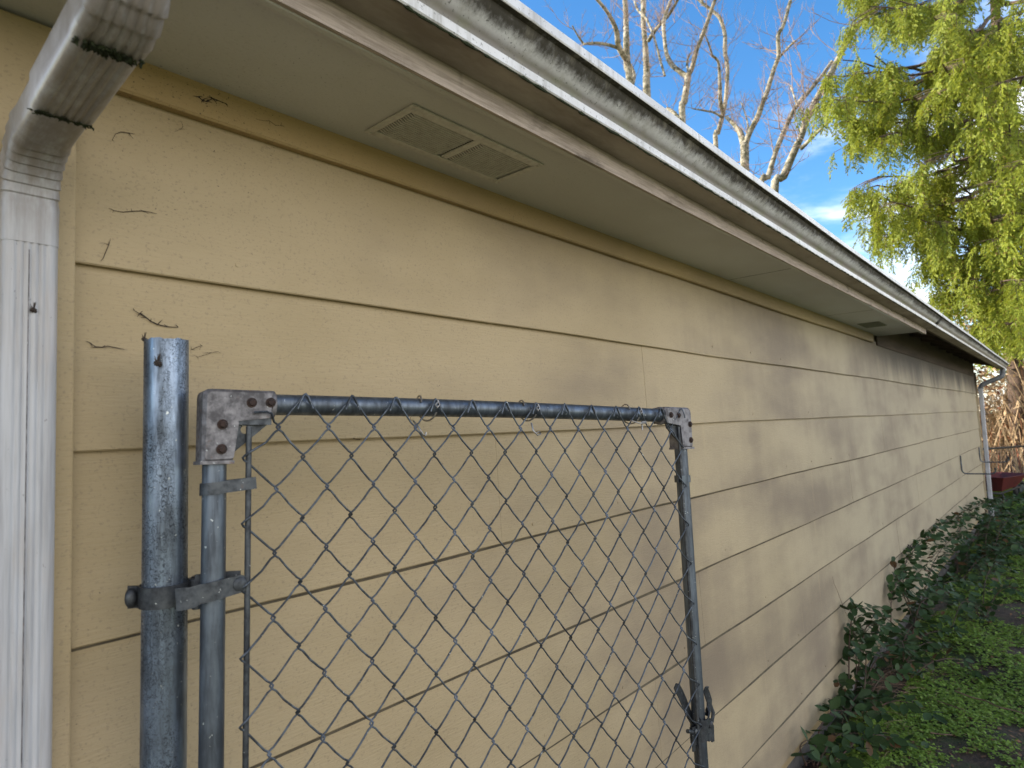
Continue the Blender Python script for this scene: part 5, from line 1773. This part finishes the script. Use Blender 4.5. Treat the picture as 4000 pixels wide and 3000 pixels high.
bramble(b6, [cane_px([(3180, 2960, 0.06), (3195, 2870, 0.06), (3235, 2790, 0.07), (3290, 2775, 0.10), (3340, 2790, 0.13)]),
             cane_px([(3190, 2990, 0.08), (3250, 2890, 0.12), (3310, 2860, 0.16), (3360, 2900, 0.20)]),
             cane_px([(3150, 2990, 0.05), (3125, 2920, 0.04), (3150, 2890, 0.05)]),
             cane_px([(3320, 2800, 0.10), (3330, 2740, 0.10), (3375, 2700, 0.13), (3430, 2720, 0.18)])],
        'low dark bramble at the bottom of the wall, nearest the gate', 6)
b7 = gb(0.45, 6.4)
bramble(b7, [[gb(0.45, 6.4), Vector((0.42, 6.2, 0.16)), Vector((0.38, 5.9, 0.24)), Vector((0.36, 5.5, 0.16))],
             [gb(0.45, 6.4), Vector((0.55, 6.5, 0.2)), Vector((0.68, 6.4, 0.28)), Vector((0.85, 6.2, 0.14))],
             [gb(0.45, 6.4), Vector((0.45, 6.8, 0.22)), Vector((0.5, 7.3, 0.3)), Vector((0.55, 7.7, 0.15))]],
        'sprawling bramble out on the clover, away from the wall', 7, thick=0)
# a few dried berries on the long cane
mb = MB()
for u, v in ((3548, 2130), (3556, 2134), (3562, 2140), (3552, 2142), (3572, 2136), (3545, 2137)):
    p = atx(u, v, 0.06); mb.tube([p + Vector((0, 0, -0.006)), p + Vector((0.002, 0, -0.002)), p + Vector((0, 0, 0.004)), p + Vector((0, 0, 0.008))], [0.002, 0.006, 0.006, 0.002], 7)
p0, p1 = atx(3548, 2134, 0.06), atx(3590, 2142, 0.05)
mb.tube([p0, p1], 0.0012, 4)
o = mb.build('berry_cluster', MAT['berry'], smooth=60); tag(o, 'withered dark berries on the long bramble cane', 'berries')

# ------------------------------------------------------------------ clover ground cover
NC = 60000
x = 0.06 + 1.9 * NR.random(NC * 2) ** 1.25; y = 2.4 + 12.5 * NR.random(NC * 2) ** 1.6
pn = np.sin(x * 5.3 + 1.7 * np.sin(y * 2.1)) + np.sin(y * 4.1 + 2.0 * np.sin(x * 3.7)) + 0.8 * np.sin(x * 13.0 + y * 9.0) + 0.6 * np.sin(x * 21 - y * 17)
keep = (pn + NR.normal(0, 0.5, NC * 2) > -0.30 - 1.1 * np.clip((5.4 - y) / 1.4, 0, 1)) & (x > 0.10 + 0.10 * np.sin(y * 3))
x, y = x[keep][:NC], y[keep][:NC]
n = len(x)
rad = NR.uniform(0.006, 0.0145, n) * (1 + 0.08 * (y - 3))
z = ground_h(x, y) + NR.uniform(0.006, 0.030, n)
# each rosette: three heart-shaped leaflets, a 7-gon fan each approximated by one quad
P_, F_, S_, L_, W_ = [], [], [], [], []
az = NR.uniform(0, 2 * np.pi, n)
for k_ in range(3):
    aa = az + k_ * 2 * np.pi / 3
    f_ = unit(np.stack([np.cos(aa), np.sin(aa), NR.normal(0.05, 0.22, n)], -1)); s_ = unit(np.cross(f_, np.array([0, 0, 1.0]) + NR.normal(0, .25, (n, 3))))
    P_.append(np.stack([x, y, z], -1)); F_.append(f_); S_.append(s_); L_.append(rad * 1.15); W_.append(rad * 1.15)
pos, fw_, sd_, LL, WW = np.concatenate(P_), np.concatenate(F_), np.concatenate(S_), np.concatenate(L_), np.concatenate(W_)
a = pos; b = pos + fw_ * (LL * 0.62)[:, None] + sd_ * (WW * 0.52)[:, None]; c = pos + fw_ * (LL * 1.0)[:, None] + sd_ * (WW * 0.22)[:, None]
d = pos + fw_ * (LL * 1.0)[:, None] - sd_ * (WW * 0.22)[:, None]; e = pos + fw_ * (LL * 0.62)[:, None] - sd_ * (WW * 0.52)[:, None]
V = np.stack([a, b, c, d, e], 1).reshape(-1, 3); F = np.arange(len(V)).reshape(-1, 5)
o = np_mesh('clover_cover', V, F, MAT['clover']); tag(o, 'bright green clover-like ground cover beside the house', 'ground cover', kind='stuff')
# dead leaves and needles
M_ = 5200
x = NR.uniform(0.0, 2.6, M_); y = 2.4 + 9 * NR.random(M_) ** 1.6
f_ = unit(np.stack([NR.normal(0, 1, M_), NR.normal(0, 1, M_), NR.normal(0, .2, M_)], -1)); s_ = unit(np.cross(f_, np.array([0, 0, 1.0]) + NR.normal(0, .35, (M_, 3))))
V, F = quads(np.stack([x, y, ground_h(x, y) + NR.uniform(0.004, 0.014, M_)], -1), f_, s_, NR.uniform(0.012, 0.05, M_), NR.uniform(0.004, 0.022, M_))
o = np_mesh('leaf_litter', V, F, MAT['dead leaf']); tag(o, 'brown leaf litter scattered on the dark soil', 'leaf litter', kind='stuff')
mb = MB(); rr = random.Random(9)
for i in range(520):                                         # dry grass and needles heaped at the foot of the wall
    yy = rr.uniform(2.6, 5.2); xx = abs(rr.gauss(0.12, 0.09)) + 0.01
    a_ = rr.uniform(0, 6.28); L0 = rr.uniform(0.05, 0.16); h0 = GZ + rr.uniform(0.004, 0.05)
    mb.tube([(xx, yy, h0), (xx + math.cos(a_) * L0 * 0.5, yy + math.sin(a_) * L0 * 0.5, h0 + rr.uniform(0, 0.02)), (max(0.0, xx + math.cos(a_) * L0), yy + math.sin(a_) * L0, h0)], 0.0010, 3, caps=False)
o = mb.build('dry_straw', MAT['dry twig'], smooth=0); tag(o, 'dry straw and needles heaped along the foundation', 'straw', kind='stuff')


def stick(px, r, label):
    pts = [atz(u, v, GZ + 0.035) + Vector((0, 0, RND.uniform(-0.006, 0.012))) for u, v in px]
    S = smooth_path([tuple(p) + (0,) for p in pts], 3)
    o = MB().tube([s[:3] for s in S], r, 6).build('fallen_twig', MAT['dry twig'], smooth=60); tag(o, label, 'twig', 'fallen twigs on the clover')


stick([(3730, 2700), (3800, 2725), (3850, 2740), (3900, 2765), (3960, 2780), (4010, 2800)], 0.0042, 'longest brown twig lying across the clover at the right edge')
stick([(3660, 2735), (3710, 2755), (3765, 2778)], 0.0026, 'short pale twig beside the brambles')
stick([(3635, 2868), (3680, 2872), (3720, 2875)], 0.0034, 'short level twig on the bare soil patch')
stick([(3850, 2315), (3920, 2290), (3960, 2300)], 0.0030, 'thin reddish twig by the far brambles')
